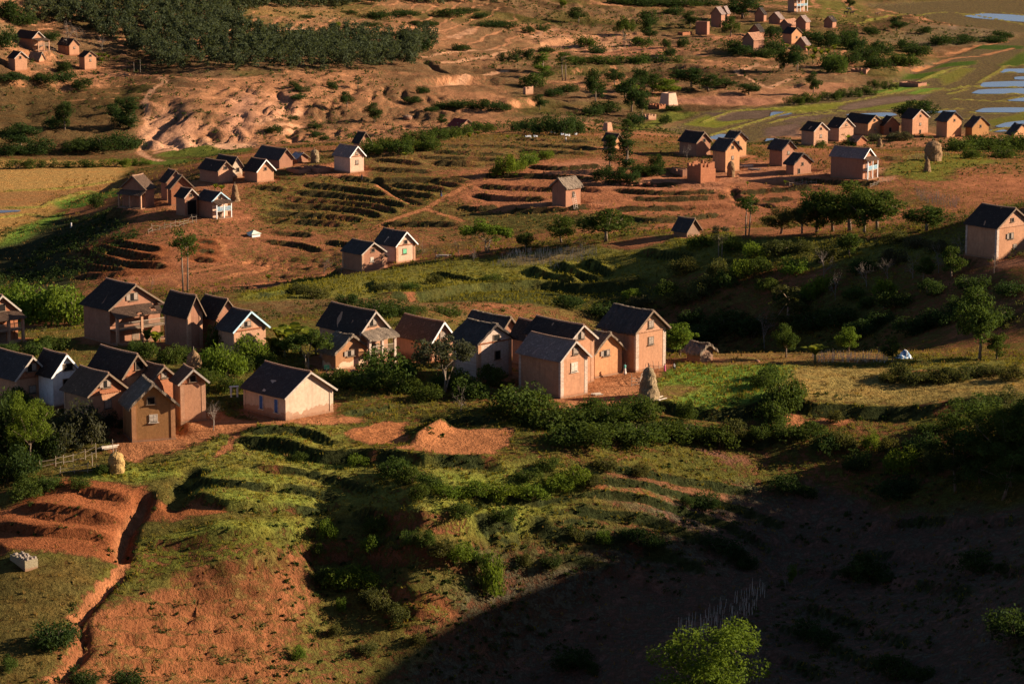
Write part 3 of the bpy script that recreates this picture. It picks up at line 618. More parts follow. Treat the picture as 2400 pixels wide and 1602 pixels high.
# second spur
paint([(560,712),(700,650),(860,640),(1000,612),(1200,604),(1400,575),(1620,555),(1850,560),(2240,560),(2250,612),(1900,625),(1600,640),(1470,668),(1250,680),(1000,690),(700,712)], RED, (.15,.145,.034), .8, 3, 3)
paint([(980,640),(1200,600),(1420,600),(1460,660),(1250,670),(1020,680)], RED, (.165,.16,.034), .85, 3, 3)
paint([(1200,605),(1330,580),(1400,585),(1300,610),(1210,625)], None, (.22,.17,.07), .8, 2, 2)
paint([(1420,575),(1530,555),(1580,560),(1480,585)], RED, DRY, .2, 2, 2)
paint([(1560,555),(1700,545),(1720,570),(1620,580)], None, (.15,.155,.025), .95, 2, 2)
paint([(560,712),(900,700),(1100,705),(1080,745),(560,752)], (.30,.13,.055), (.155,.105,.045), .6, 3, 3)
paint([(560,705),(680,655),(760,650),(700,690)], None, (.14,.15,.025), .9, 2, 2)
paint([(2290,625),(2340,600),(2420,600),(2420,625)], REDL, DRY, .2, 2, 2)
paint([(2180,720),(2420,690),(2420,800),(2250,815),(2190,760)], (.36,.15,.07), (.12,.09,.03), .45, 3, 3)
# near village
paint([(250,1050),(300,1020),(480,985),(500,955),(560,985),(680,990),(840,972),(850,988),(700,1010),(520,1022),(400,1062),(310,1080)], (.36,.15,.065), OLIVE, .06, 1.2, 1)
paint([(1320,940),(1330,915),(1400,885),(1480,868),(1565,862),(1550,880),(1515,935),(1430,948),(1340,965)], (.42,.185,.085), OLIVE, .03, 1.2, 1)
paint([(1230,965),(1300,950),(1340,965),(1260,985)], RED, OLIVE, .1, 1, 1)
paint([(1538,905),(1560,870),(1600,850),(1850,846),(1870,880),(1830,920),(1760,958),(1650,972),(1560,945)], (.25,.15,.04), LUSH, .97, 1.2, 1)
paint([(1520,920),(1560,900),(1660,905),(1620,925),(1570,945),(1530,940)], (.34,.20,.08), (.2,.17,.04), .5, 1.2, 1)
paint([(1860,862),(2420,850),(2420,945),(2100,962),(1900,945),(1835,930)], (.34,.21,.08), (.26,.19,.06), .72, 2, 2)
paint([(1640,845),(1800,818),(2080,830),(2080,845),(1860,855),(1680,858)], (.36,.17,.07), (.2,.15,.045), .5, 1.5, 1.5)
paint([(2080,840),(2420,835),(2420,860),(2100,868)], None, (.15,.14,.035), .85, 1.5, 1.5)
paint([(895,1068),(960,1048),(1030,1003),(1205,1003),(1185,1040),(1115,1086),(1000,1078)], (.42,.17,.07), OLIVE, .05, .8, .7)
paint([(800,1015),(880,992),(955,985),(945,1010),(960,1040),(870,1050)], (.43,.165,.065), OLIVE, .12, .8, .7)
paint([(10,1195),(160,1118),(345,1145),(350,1170),(300,1325),(240,1312),(-20,1300),(-20,1200)], (.31,.105,.042), (.16,.085,.03), .25, .8, .8)
paint([(350,1175),(450,1165),(545,1190),(440,1215),(320,1225)], (.30,.105,.04), OLIVE, .2, .8, .8)
paint([(100,1610),(150,1510),(205,1430),(430,1368),(560,1315),(700,1292),(720,1390),(650,1610)], (.38,.145,.062), (.16,.10,.035), .45, 1.5, 1.5)
paint([(-20,1335),(250,1318),(190,1420),(130,1480),(150,1560),(60,1610),(-20,1610)], (.28,.12,.05), (.11,.085,.026), .78, 1.2, 1.2)
paint([(420,1075),(500,1030),(600,1005),(800,998),(800,1040),(900,1065),(1120,1088),(1250,1085),(1420,1105),(1360,1180),(1290,1222),(1000,1225),(820,1195),(450,1165)], RED, (.19,.185,.04), .74, 1.2, 1.2)
for g in [[(445,1140),(600,1148),(740,1165),(700,1190),(540,1185)],[(480,1095),(600,1105),(700,1120),(650,1135),(500,1128)],[(620,1040),(700,1055),(830,1090),(760,1100),(640,1075)],[(1030,1095),(1200,1100),(1380,1120),(1340,1150),(1100,1150),(1010,1130)],
          [(1000,1170),(1200,1175),(1290,1190),(1200,1212),(1020,1205)],[(330,1268),(560,1225),(760,1212),(765,1238),(600,1256),(460,1266)],[(600,1020),(690,1012),(760,1038),(700,1045),(600,1032)],[(300,1095),(420,1075),(420,1105),(330,1130),(180,1120)]]:
    paint(g, None, (.175,.20,.036), .9, 1, 1)
paint([(320,1280),(600,1262),(740,1262),(700,1290),(560,1312),(430,1350),(300,1340)], RED, (.10,.105,.02), .6, 1, 1)
paint([(880,1385),(1000,1395),(1120,1430),(1060,1480),(920,1460)], (.36,.13,.05), (.13,.125,.02), .5, 1, 1)
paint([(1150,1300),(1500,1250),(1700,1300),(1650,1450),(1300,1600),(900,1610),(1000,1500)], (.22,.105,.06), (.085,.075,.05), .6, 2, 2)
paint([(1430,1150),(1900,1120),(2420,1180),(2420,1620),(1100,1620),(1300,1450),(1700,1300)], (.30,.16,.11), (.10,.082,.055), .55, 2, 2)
paint([(1430,1110),(1560,1125),(1720,1150),(1700,1170),(1500,1140)], (.26,.12,.06), (.1,.08,.03), .35, 1, 1)
paint([(1380,1135),(1500,1145),(1600,1170),(1560,1180),(1400,1160)], (.36,.14,.055), (.13,.12,.025), .4, 1, 1)
paint([(1650,1050),(1800,1060),(1800,1090),(1700,1085)], (.24,.12,.08), OLIVE, .3, 1.5, 1.5)
for pl, w in [([(345,1145),(320,1195),(290,1230),(275,1290),(290,1325),(240,1375),(185,1435),(150,1450)],.55),([(205,1500),(190,1530),(160,1560),(110,1600)],.5),([(560,1010),(530,1050),(500,1075)],.4),
              ([(1108,428),(1039,464),(998,489),(932,510),(881,530)],.7),([(881,431),(927,461),(983,483)],.6),([(998,489),(1060,510),(1090,521)],.6),([(306,668),(429,642),(536,620),(600,607)],.6),([(405,650),(438,682)],.5),
              ([(522,655),(560,640),(600,637),(640,615)],1.0),([(500,560),(520,570),(528,600)],.5),([(1865,955),(1850,985),(1800,1000)],1.0),([(1800,1000),(1900,985),(2000,975)],.7),([(2120,968),(2240,955),(2330,945)],.5),([(2120,873),(2180,866),(2280,872)],.4)]:
    streak(pl, w, (.42, .175, .075) if pl[0][1] < 1000 else (.46, .185, .08))
for h in HS:                                     # trodden earth round every house
    mid = h['mid']; m = max(h['W'], h['L']) / 2 + 3
    sl = win(mid[0] - m, mid[0] + m, mid[1] - m, mid[1] + m)
    d = np.hypot(XX[sl] - mid[0], YY[sl] - mid[1]) + (fbm(XX[sl], YY[sl], .5, 91, 2) - .5) * 2
    k = sstep(m, m - 2, d) * .8; soil[sl] = soil[sl] * (1 - k[..., None]) + np.array((.36, .155, .07)) * k[..., None]; cov[sl] *= (1 - k * .85)
# bare earth and weeds on steep banks; their shade is partly painted in
gy, gx = np.gradient(Zg, ys, xs)
slope = np.hypot(gx, gy)
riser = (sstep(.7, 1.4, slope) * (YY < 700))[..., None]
soil *= (1 - .3 * riser)  # soil darkened on steep faces to stand in for bank shade
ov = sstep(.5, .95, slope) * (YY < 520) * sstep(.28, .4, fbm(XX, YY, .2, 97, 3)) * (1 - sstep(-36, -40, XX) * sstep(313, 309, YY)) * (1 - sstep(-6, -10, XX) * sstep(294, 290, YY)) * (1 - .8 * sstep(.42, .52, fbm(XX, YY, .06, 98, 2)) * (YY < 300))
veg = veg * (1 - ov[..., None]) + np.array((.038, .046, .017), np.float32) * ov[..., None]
ov2 = sstep(.5, .9, slope) * (YY >= 520) * (YY < 720) * sstep(.25, .4, fbm(XX, YY, .15, 99, 3))
veg = veg * (1 - ov2[..., None]) + np.array((.07, .055, .024), np.float32) * ov2[..., None]  # weedy banks, painted darker because the sun still reaches them
cov *= 1 - (0.35 + .4 * sstep(700, 760, YY)) * sstep(0.6, 1.3, slope) * sstep(.35, .6, fbm(XX, YY, .12, 95, 3))
cov = np.clip(np.maximum(cov, np.maximum(ov * .85, ov2 * .75)), 0, 1)
paint([(985,700),(985,680),(1200,665),(1460,660),(1530,645),(1530,700),(1300,720)], (.16,.09,.045), (.06,.065,.02), .9, 2, 2)  # shade on the spur's front bank put into dark soil and plant colour

# ------------------------------------------------------------------ node helpers and materials
def nodes_of(name):
    m = bpy.data.materials.new(name); m.use_nodes = True
    nt = m.node_tree; b = nt.nodes['Principled BSDF']
    b.inputs['Specular IOR Level'].default_value = 0.15
    return m, nt, b
def N(nt, t, **kw):
    nd = nt.nodes.new(t)
    for k, v in kw.items(): setattr(nd, k, v)
    return nd
def noise(nt, vec, scale, detail=4, rough=.6):
    nz = N(nt, 'ShaderNodeTexNoise'); nz.inputs['Scale'].default_value = scale; nz.inputs['Detail'].default_value = detail; nz.inputs['Roughness'].default_value = rough
    if vec is not None: nt.links.new(vec, nz.inputs['Vector'])
    return nz.outputs['Fac']
def ramp(nt, fac, stops):
    r = N(nt, 'ShaderNodeValToRGB'); e = r.color_ramp.elements
    while len(e) < len(stops): e.new(0.5)
    for k, (p, c) in enumerate(stops):
        e[k].position = p; e[k].color = (c, c, c, 1) if not isinstance(c, tuple) else c + (1,)
    nt.links.new(fac, r.inputs[0]); return r.outputs[0]
def mixc(nt, fac, a, b, mode='MIX'):
    m = N(nt, 'ShaderNodeMix', data_type='RGBA', blend_type=mode)
    for s, v in ((0, fac), (6, a), (7, b)):
        if isinstance(v, (int, float)): m.inputs[s].default_value = v
        elif isinstance(v, tuple): m.inputs[s].default_value = v + (1,)
        else: nt.links.new(v, m.inputs[s])
    return m.outputs[2]
def mth(nt, op, a, b=None):
    m = N(nt, 'ShaderNodeMath', operation=op)
    for s, v in ((0, a), (1, b)):
        if v is None: continue
        if isinstance(v, (int, float)): m.inputs[s].default_value = v
        else: nt.links.new(v, m.inputs[s])
    return m.outputs[0]
def bumpn(nt, b, height, strength, dist):
    n_ = N(nt, 'ShaderNodeBump'); n_.inputs['Strength'].default_value = strength; n_.inputs['Distance'].default_value = dist
    nt.links.new(height, n_.inputs['Height']); nt.links.new(n_.outputs[0], b.inputs['Normal'])

def ground_material():
    m, nt, b = nodes_of('ground')
    b.inputs['Roughness'].default_value = 1.0; b.inputs['Specular IOR Level'].default_value = 0.0
    pos = N(nt, 'ShaderNodeTexCoord').outputs['Object']
    a1 = N(nt, 'ShaderNodeAttribute', attribute_name='soil').outputs['Color']
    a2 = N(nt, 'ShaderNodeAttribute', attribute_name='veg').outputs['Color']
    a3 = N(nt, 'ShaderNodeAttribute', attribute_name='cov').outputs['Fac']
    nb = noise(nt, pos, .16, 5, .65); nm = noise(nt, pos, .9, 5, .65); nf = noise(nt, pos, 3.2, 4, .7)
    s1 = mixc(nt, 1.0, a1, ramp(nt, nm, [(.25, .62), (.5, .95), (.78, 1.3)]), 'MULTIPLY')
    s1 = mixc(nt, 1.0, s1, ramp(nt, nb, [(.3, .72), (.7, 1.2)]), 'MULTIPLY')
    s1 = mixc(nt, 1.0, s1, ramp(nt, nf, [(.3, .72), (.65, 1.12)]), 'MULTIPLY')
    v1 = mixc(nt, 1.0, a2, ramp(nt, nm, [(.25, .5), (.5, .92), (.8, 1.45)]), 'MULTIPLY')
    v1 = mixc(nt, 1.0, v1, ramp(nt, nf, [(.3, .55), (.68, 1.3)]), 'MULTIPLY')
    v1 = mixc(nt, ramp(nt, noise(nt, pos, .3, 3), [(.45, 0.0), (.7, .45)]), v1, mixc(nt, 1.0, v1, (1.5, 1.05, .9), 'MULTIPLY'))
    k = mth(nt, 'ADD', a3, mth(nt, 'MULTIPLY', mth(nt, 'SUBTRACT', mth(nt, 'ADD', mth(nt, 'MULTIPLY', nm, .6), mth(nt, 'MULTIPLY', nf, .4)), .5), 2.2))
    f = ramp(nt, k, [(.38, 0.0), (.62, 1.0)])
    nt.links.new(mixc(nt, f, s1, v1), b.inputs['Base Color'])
    hgt = mth(nt, 'ADD', mth(nt, 'MULTIPLY', nm, 1.0), mth(nt, 'ADD', mth(nt, 'MULTIPLY', nf, .6), mth(nt, 'MULTIPLY', f, .35)))
    bumpn(nt, b, hgt, 1.0, .5)
    return m
def grid_mesh(name, X, Y, Z):
    ny, nx = Z.shape
    me = bpy.data.meshes.new(name)
    co = np.stack([X, Y, Z], -1).reshape(-1, 3).astype(np.float32)
    me.vertices.add(len(co)); me.vertices.foreach_set('co', co.ravel())
    i = np.arange(ny * nx).reshape(ny, nx)
    q = np.stack([i[:-1, :-1], i[:-1, 1:], i[1:, 1:], i[1:, :-1]], -1).reshape(-1, 4)
    me.loops.add(q.size); me.loops.foreach_set('vertex_index', q.ravel().astype(np.int32))
    me.polygons.add(len(q)); me.polygons.foreach_set('loop_start', np.arange(0, q.size, 4, dtype=np.int32))
    me.polygons.foreach_set('use_smooth', np.ones(len(q), bool))
    me.update(calc_edges=True); return me
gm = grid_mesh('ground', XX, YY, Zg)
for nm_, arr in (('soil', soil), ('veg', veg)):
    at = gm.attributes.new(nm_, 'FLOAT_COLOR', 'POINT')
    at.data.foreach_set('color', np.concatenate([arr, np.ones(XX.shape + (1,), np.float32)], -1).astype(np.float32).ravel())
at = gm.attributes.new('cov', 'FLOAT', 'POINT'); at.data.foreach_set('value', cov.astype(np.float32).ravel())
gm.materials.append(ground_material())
ground = bpy.data.objects.new('ground', gm); COL.objects.link(ground)
ground['kind'] = 'structure'; ground['label'] = 'terraced red earth hills with grass, fields and paddies'
# ------------------------------------------------------------------ house materials
MATS = {}
def wall_mat(name, c, brick=0.0, patch=None, c2=None, stain=.35):
    m, nt, b = nodes_of('wall_' + name)
    b.inputs['Roughness'].default_value = .95
    pos = N(nt, 'ShaderNodeTexCoord').outputs['Object']
    big = noise(nt, pos, .55, 4, .6); mid = noise(nt, pos, 2.6, 4, .65); fine = noise(nt, pos, 14, 2, .6)
    col = mixc(nt, ramp(nt, mid, [(.3, 0.0), (.72, 1.0)]), tuple(x * .84 for x in c), tuple(min(1, x * 1.12) for x in c))
    col = mixc(nt, ramp(nt, big, [(.38, 0.0), (.75, stain)]), col, tuple(x * .55 for x in c))
    hgt = mth(nt, 'ADD', mid, mth(nt, 'MULTIPLY', fine, .5))
    if brick:
        mp = N(nt, 'ShaderNodeMapping'); mp.inputs['Rotation'].default_value = (R(90), 0, 0); nt.links.new(pos, mp.inputs[0])
        br = N(nt, 'ShaderNodeTexBrick'); br.inputs['Scale'].default_value = 1.0; br.inputs['Brick Width'].default_value = .30; br.inputs['Row Height'].default_value = .115
        br.inputs['Mortar Size'].default_value = .012; br.inputs['Color1'].default_value = (1, 1, 1, 1); br.inputs['Color2'].default_value = (.72, .66, .62, 1); br.inputs['Mortar'].default_value = (.55, .5, .45, 1)
        nt.links.new(mp.outputs[0], br.inputs[0])
        col = mixc(nt, brick, col, mixc(nt, 1.0, col, br.outputs[0], 'MULTIPLY'))
        hgt = mth(nt, 'SUBTRACT', hgt, br.outputs['Fac'])
    if patch:
        sx = N(nt, 'ShaderNodeSeparateXYZ'); nt.links.new(pos, sx.inputs[0])
        f = ramp(nt, mth(nt, 'ADD', mth(nt, 'MULTIPLY', big, 1.6), mth(nt, 'MULTIPLY', sx.outputs[2], -.45)), [(.38, 0.0), (.42, 1.0)])
        col = mixc(nt, f, col, patch)
    sz = N(nt, 'ShaderNodeSeparateXYZ'); nt.links.new(pos, sz.inputs[0])      # rain-splashed earth at the foot, streaks below
    sp = ramp(nt, mth(nt, 'SUBTRACT', mth(nt, 'MULTIPLY', mid, .9), sz.outputs[2]), [(.0, 0.0), (.35, .7)])
    col = mixc(nt, sp, col, (.27, .115, .06))
    mp2 = N(nt, 'ShaderNodeMapping'); mp2.inputs['Scale'].default_value = (3.5, 3.5, .35); nt.links.new(pos, mp2.inputs[0])
    col = mixc(nt, ramp(nt, noise(nt, mp2.outputs[0], 1.0, 3, .6), [(.52, 0.0), (.72, .38)]), col, tuple(x * .5 for x in c))
    nt.links.new(col, b.inputs['Base Color']); bumpn(nt, b, hgt, .5, .05)
    return m
def roof_mat(name, c, rows=0.0, thatch=False, metal=0.0):
    m, nt, b = nodes_of('roof_' + name)
    b.inputs['Roughness'].default_value = .95 if not metal else .45; b.inputs['Specular IOR Level'].default_value = .05; b.inputs['Metallic'].default_value = metal
    pos = N(nt, 'ShaderNodeTexCoord').outputs['Object']
    big = noise(nt, pos, .9, 4, .65); mp = N(nt, 'ShaderNodeMapping'); nt.links.new(pos, mp.inputs[0])
    mp.inputs['Scale'].default_value = (2.2, 9, 2.2) if thatch else (5, 5, 5)
    fine = noise(nt, mp.outputs[0], 1.6, 4, .7)
    col = mixc(nt, ramp(nt, fine, [(.28, 0.0), (.72, 1.0)]), tuple(x * .5 for x in c), tuple(x * 1.45 for x in c))
    col = mixc(nt, ramp(nt, big, [(.45, 0.0), (.75, .55)]), col, tuple(x * .55 for x in c))
    col = mixc(nt, ramp(nt, noise(nt, pos, 2.2, 2, .5), [(.60, 0.0), (.68, .5)]), col, tuple(x * 1.9 for x in c))
    hgt = fine
    if rows:
        w = N(nt, 'ShaderNodeTexWave', bands_direction='X', wave_profile='SAW'); w.inputs['Scale'].default_value = rows; w.inputs['Distortion'].default_value = .6; nt.links.new(pos, w.inputs[0])
        w2 = N(nt, 'ShaderNodeTexWave', bands_direction='Y', wave_profile='SIN'); w2.inputs['Scale'].default_value = rows * 1.4; w2.inputs['Distortion'].default_value = .8; nt.links.new(pos, w2.inputs[0])
        hgt = mth(nt, 'ADD', mth(nt, 'MULTIPLY', w.outputs['Fac'], 1.2), mth(nt, 'ADD', mth(nt, 'MULTIPLY', w2.outputs['Fac'], .6), fine))
        col = mixc(nt, 1.0, col, ramp(nt, w.outputs['Fac'], [(.0, .7), (.5, 1.0)]), 'MULTIPLY')
    nt.links.new(col, b.inputs['Base Color']); bumpn(nt, b, hgt, .9, .12 if thatch else .06)
    return m
def plain(name, c, rough=.8, var=.25, scale=4):
    m, nt, b = nodes_of(name); b.inputs['Roughness'].default_value = rough
    pos = N(nt, 'ShaderNodeTexCoord').outputs['Object']
    nt.links.new(mixc(nt, ramp(nt, noise(nt, pos, scale, 3), [(.3, 0.0), (.7, 1.0)]), tuple(x * (1 - var) for x in c), tuple(min(1, x * (1 + var)) for x in c)), b.inputs['Base Color'])
    return m
WM = dict(clay=wall_mat('red_clay', (.34, .165, .10)), ochre=wall_mat('ochre_render', (.46, .235, .132)), brick=wall_mat('brick', (.42, .17, .085), .55), palebrick=wall_mat('pale_brick', (.55, .31, .19), .4),
          whitebrick=wall_mat('whitened_brick', (.66, .52, .42), .8), white=wall_mat('white_plaster', (.78, .76, .72), stain=.15), pale=wall_mat('lime_plaster', (.62, .47, .34), .15, (.40, .24, .15)), palepink=wall_mat('pink_plaster', (.62, .40, .28)),
          mud=wall_mat('mud', (.34, .17, .065)), mudlight=wall_mat('light_mud', (.50, .25, .12)), patch=wall_mat('patched_mud', (.38, .19, .09), 0, (.60, .42, .28)), stone=wall_mat('stone', (.24, .15, .1)), tomb=wall_mat('tomb_stone', (.36, .31, .20), .5))
RM = dict(dark=roof_mat('dark_tile', (.060, .048, .042), 2.2), slate=roof_mat('slate', (.078, .068, .064), 1.8), brown=roof_mat('brown_tile', (.155, .10, .07), 2.2), grey=roof_mat('grey_tile', (.30, .22, .19), 2.2),
          thatch=roof_mat('grey_thatch', (.20, .155, .115), 0, True), thatchdark=roof_mat('dark_thatch', (.075, .062, .055), 0, True), sheet=roof_mat('pale_sheet', (.45, .48, .52), 3, False, .3), redmetal=roof_mat('red_sheet', (.28, .06, .05), 3),
          paletile=roof_mat('pale_tile', (.46, .24, .15), 2.2))
PM = dict(pale=plain('weathered_board', (.42, .36, .30)), wood=plain('dark_timber', (.20, .14, .095)), white=plain('white_paint', (.78, .77, .74), .6, .08), blue=plain('pale_blue_paint', (.42, .60, .68), .6, .12), void=plain('dark_interior', (.012, .010, .009), .9),
          shutter=plain('grey_shutter', (.30, .24, .19)), green=plain('green_shutter', (.16, .50, .28), .6), cobalt=plain('blue_shutter', (.05, .13, .34), .6), light=plain('pale_shutter', (.55, .47, .38)), stonebase=plain('stone_footing', (.28, .16, .095), .95),
          pole=plain('grey_pole', (.34, .27, .20)), ridge=plain('ridge_tile', (.34, .20, .13)), straw=plain('straw', (.42, .28, .12), .95, .4, 9))

class MB:
    def __init__(s): s.v = []; s.f = []
    def add(s, vs_, fs):
        o = len(s.v); s.v += [tuple(map(float, p)) for p in vs_]; s.f += [tuple(o + i for i in f) for f in fs]
    def box(s, x0, x1, y0, y1, z0, z1):
        s.add([(x0, y0, z0), (x1, y0, z0), (x1, y1, z0), (x0, y1, z0), (x0, y0, z1), (x1, y0, z1), (x1, y1, z1), (x0, y1, z1)],
              [(0, 3, 2, 1), (4, 5, 6, 7), (0, 1, 5, 4), (1, 2, 6, 5), (2, 3, 7, 6), (3, 0, 4, 7)])
    def bar(s, p, q, w, h=None, up=(0, 0, 1)):
        p = Vector(p); q = Vector(q); d = (q - p).normalized(); u = Vector(up)
        if abs(d.dot(u)) > .98: u = Vector((1, 0, 0))
        x = d.cross(u).normalized(); y = x.cross(d).normalized(); h = w if h is None else h; vs_ = []
        for c in (p, q):
            for a, b_ in ((-1, -1), (1, -1), (1, 1), (-1, 1)): vs_.append(c + x * (a * w / 2) + y * (b_ * h / 2))
        s.add(vs_, [(0, 3, 2, 1), (4, 5, 6, 7), (0, 1, 5, 4), (1, 2, 6, 5), (2, 3, 7, 6), (3, 0, 4, 7)])
    def tube(s, path, rad, n=6, cap=True):
        rings = []; path = [Vector(p) for p in path]
        for i, p in enumerate(path):
            d = (path[min(i + 1, len(path) - 1)] - path[max(i - 1, 0)])
            d = d.normalized() if d.length > 1e-6 else Vector((0, 0, 1))
            u = Vector((0, 0, 1)) if abs(d.z) < .9 else Vector((1, 0, 0)); x = d.cross(u).normalized(); y = x.cross(d)
            r = rad[i] if isinstance(rad, (list, tuple)) else rad
            rings.append([p + (x * math.cos(2 * math.pi * k / n) + y * math.sin(2 * math.pi * k / n)) * r for k in range(n)])
        fs = []
        for i in range(len(path) - 1):
            for k in range(n): fs.append((i * n + k, i * n + (k + 1) % n, (i + 1) * n + (k + 1) % n, (i + 1) * n + k))
        if cap: fs += [tuple(range(n))[::-1], tuple((len(path) - 1) * n + k for k in range(n))]
        s.add([p for r_ in rings for p in r_], fs)
    def mesh(s, name, mat, smooth=False):
        me = bpy.data.meshes.new(name); me.from_pydata(s.v, [], s.f)
        if mat: me.materials.append(mat)
        if smooth: me.polygons.foreach_set('use_smooth', np.ones(len(me.polygons), bool))
        me.update(); return me
    def build(s, name, mat, parent=None, smooth=False, loc=None):
        o = bpy.data.objects.new(name, s.mesh(name, mat, smooth)); COL.objects.link(o)
        if parent: o.parent = parent
        if loc is not None: o.location = loc
        return o
def tag(o, label, cat, group=None, kind=None):
    if label: o['label'] = label
    if cat: o['category'] = cat
    if group: o['group'] = group
    if kind: o['kind'] = kind
    return o
def empty(name, loc, rz=0.0, scale=1.0):
    o = bpy.data.objects.new(name, None); COL.objects.link(o); o.empty_display_size = .3
    o.location = loc; o.rotation_euler = (0, 0, rz)
    o.scale = (scale, scale, scale) if isinstance(scale, (int, float)) else scale
    return o

def roof_shell(W, L, he, ha, over, overg, th, amp, sag, rnd, m=5, n=9, round_ridge=0.0):
    """both slopes as one thick, slightly sagging shell"""
    mb = MB(); top = []; bot = []
    hw = W / 2; sl = (ha - he) / hw
    prof = []
    for k in range(-m, m + 1):
        x = k / m * (hw + over); z = ha - abs(x) * sl
        if round_ridge: z -= round_ridge * math.exp(-(x / .35) ** 2)
        prof.append((x, z))
    ph = rnd.random() * 10
    for j in range(n + 1):
        t = j / n; y = -L / 2 - overg + t * (L + 2 * overg)
        for i, (x, z) in enumerate(prof):
            dz = -sag * 4 * t * (1 - t) + amp * (rnd.random() - .5) * 2 + .35 * amp * math.sin(y * 2.1 + ph)
            dx = amp * (rnd.random() - .5) * (2.6 if i in (0, 2 * m) else .3)
            if i in (0, 2 * m) and amp > .06: dz -= rnd.random() * .14
            dy = amp * (rnd.random() - .5) * (2.0 if j in (0, n) else .5)
            top.append((x + dx, y + dy, z + th + dz)); bot.append((x + dx * .8, y + dy * .8, z + .015 + dz * .35 - (.0 if abs(x) < hw else 0)))
    c = 2 * m + 1; tot = len(top); fs = []
    for j in range(n):
        for i in range(c - 1):
            a = j * c + i; fs.append((a, a + 1, a + c + 1, a + c)); b_ = tot + a; fs.append((b_, b_ + c, b_ + c + 1, b_ + 1))
    for i in range(c - 1):
        fs.append((i + 1, i, tot + i, tot + i + 1)); a = n * c + i; fs.append((a, a + 1, tot + a + 1, tot + a))
    for j in range(n):
        a = j * c; fs.append((a, a + c, tot + a + c, tot + a)); a = j * c + c - 1; fs.append((a + c, a, tot + a, tot + a + c))
    mb.add(top + bot, fs); return mb

def window(parent, face, W, L, pos, zc, w, h, kind, sidex):
    w, h = w * 1.15, h * 1.15
    """frame with sill, recessed pane and shutter leaves, built facing -Y then turned to its wall"""
    ex, sh = .0, None
    fr = MB(); t = .09
    fr.box(-w / 2 - t, -w / 2, -.07, .02, -h / 2 - t, h / 2 + t); fr.box(w / 2, w / 2 + t, -.07, .02, -h / 2 - t, h / 2 + t)
    fr.box(-w / 2, w / 2, -.07, .02, h / 2, h / 2 + t); fr.box(-w / 2 - t - .12, w / 2 + t + .12, -.16, .02, -h / 2 - t - .07, -h / 2 - t)
    fm = PM['wood'] if kind not in ('blue', LT) else PM['light']
    o = fr.build('window', fm, parent)
    pn = MB(); pn.box(-w / 2, w / 2, -.02, .02, -h / 2 - t + .003, h / 2); pn.build('pane', PM['void'], o)
    mat = {SH: PM['shutter'], OP: PM['shutter'], LT: PM['light'], 'green': PM['green'], 'blue': PM['cobalt']}.get(kind)
    if kind in (SH, LT, 'green', 'blue'):
        for sg in (-1, 1):
            s = MB(); x0, x1 = sorted((sg * .015, sg * (w / 2 - .01))); s.box(x0, x1, -.06, -.023, -h / 2 + .01, h / 2 - .01)
            s.bar((x0, -.075, -h * .25), (x1, -.075, -h * .25), .03, .07); s.bar((x0, -.075, h * .25), (x1, -.075, h * .25), .03, .07); s.build('shutter', mat, o)
    elif kind == OP:
        s = MB(); s.box(.02, w / 2 - .01, -.06, -.023, -h / 2 + .01, h / 2 - .01); s.build('shutter', mat, o)
        s = MB(); s.box(-w / 2 - t - w * .45, -w / 2 - t - .01, -.12, -.075, -h / 2 + .01, h / 2 - .01); s.build('shutter', mat, o)
    if face == 'F': o.location = ((pos - .5) * W, -L / 2 - (.05 if parent.get('_pp') else 0), zc)
    else:
        o.location = (sidex, (pos - .5) * L, zc); o.rotation_euler = (0, 0, -math.pi / 2 if sidex < 0 else math.pi / 2)
    return o

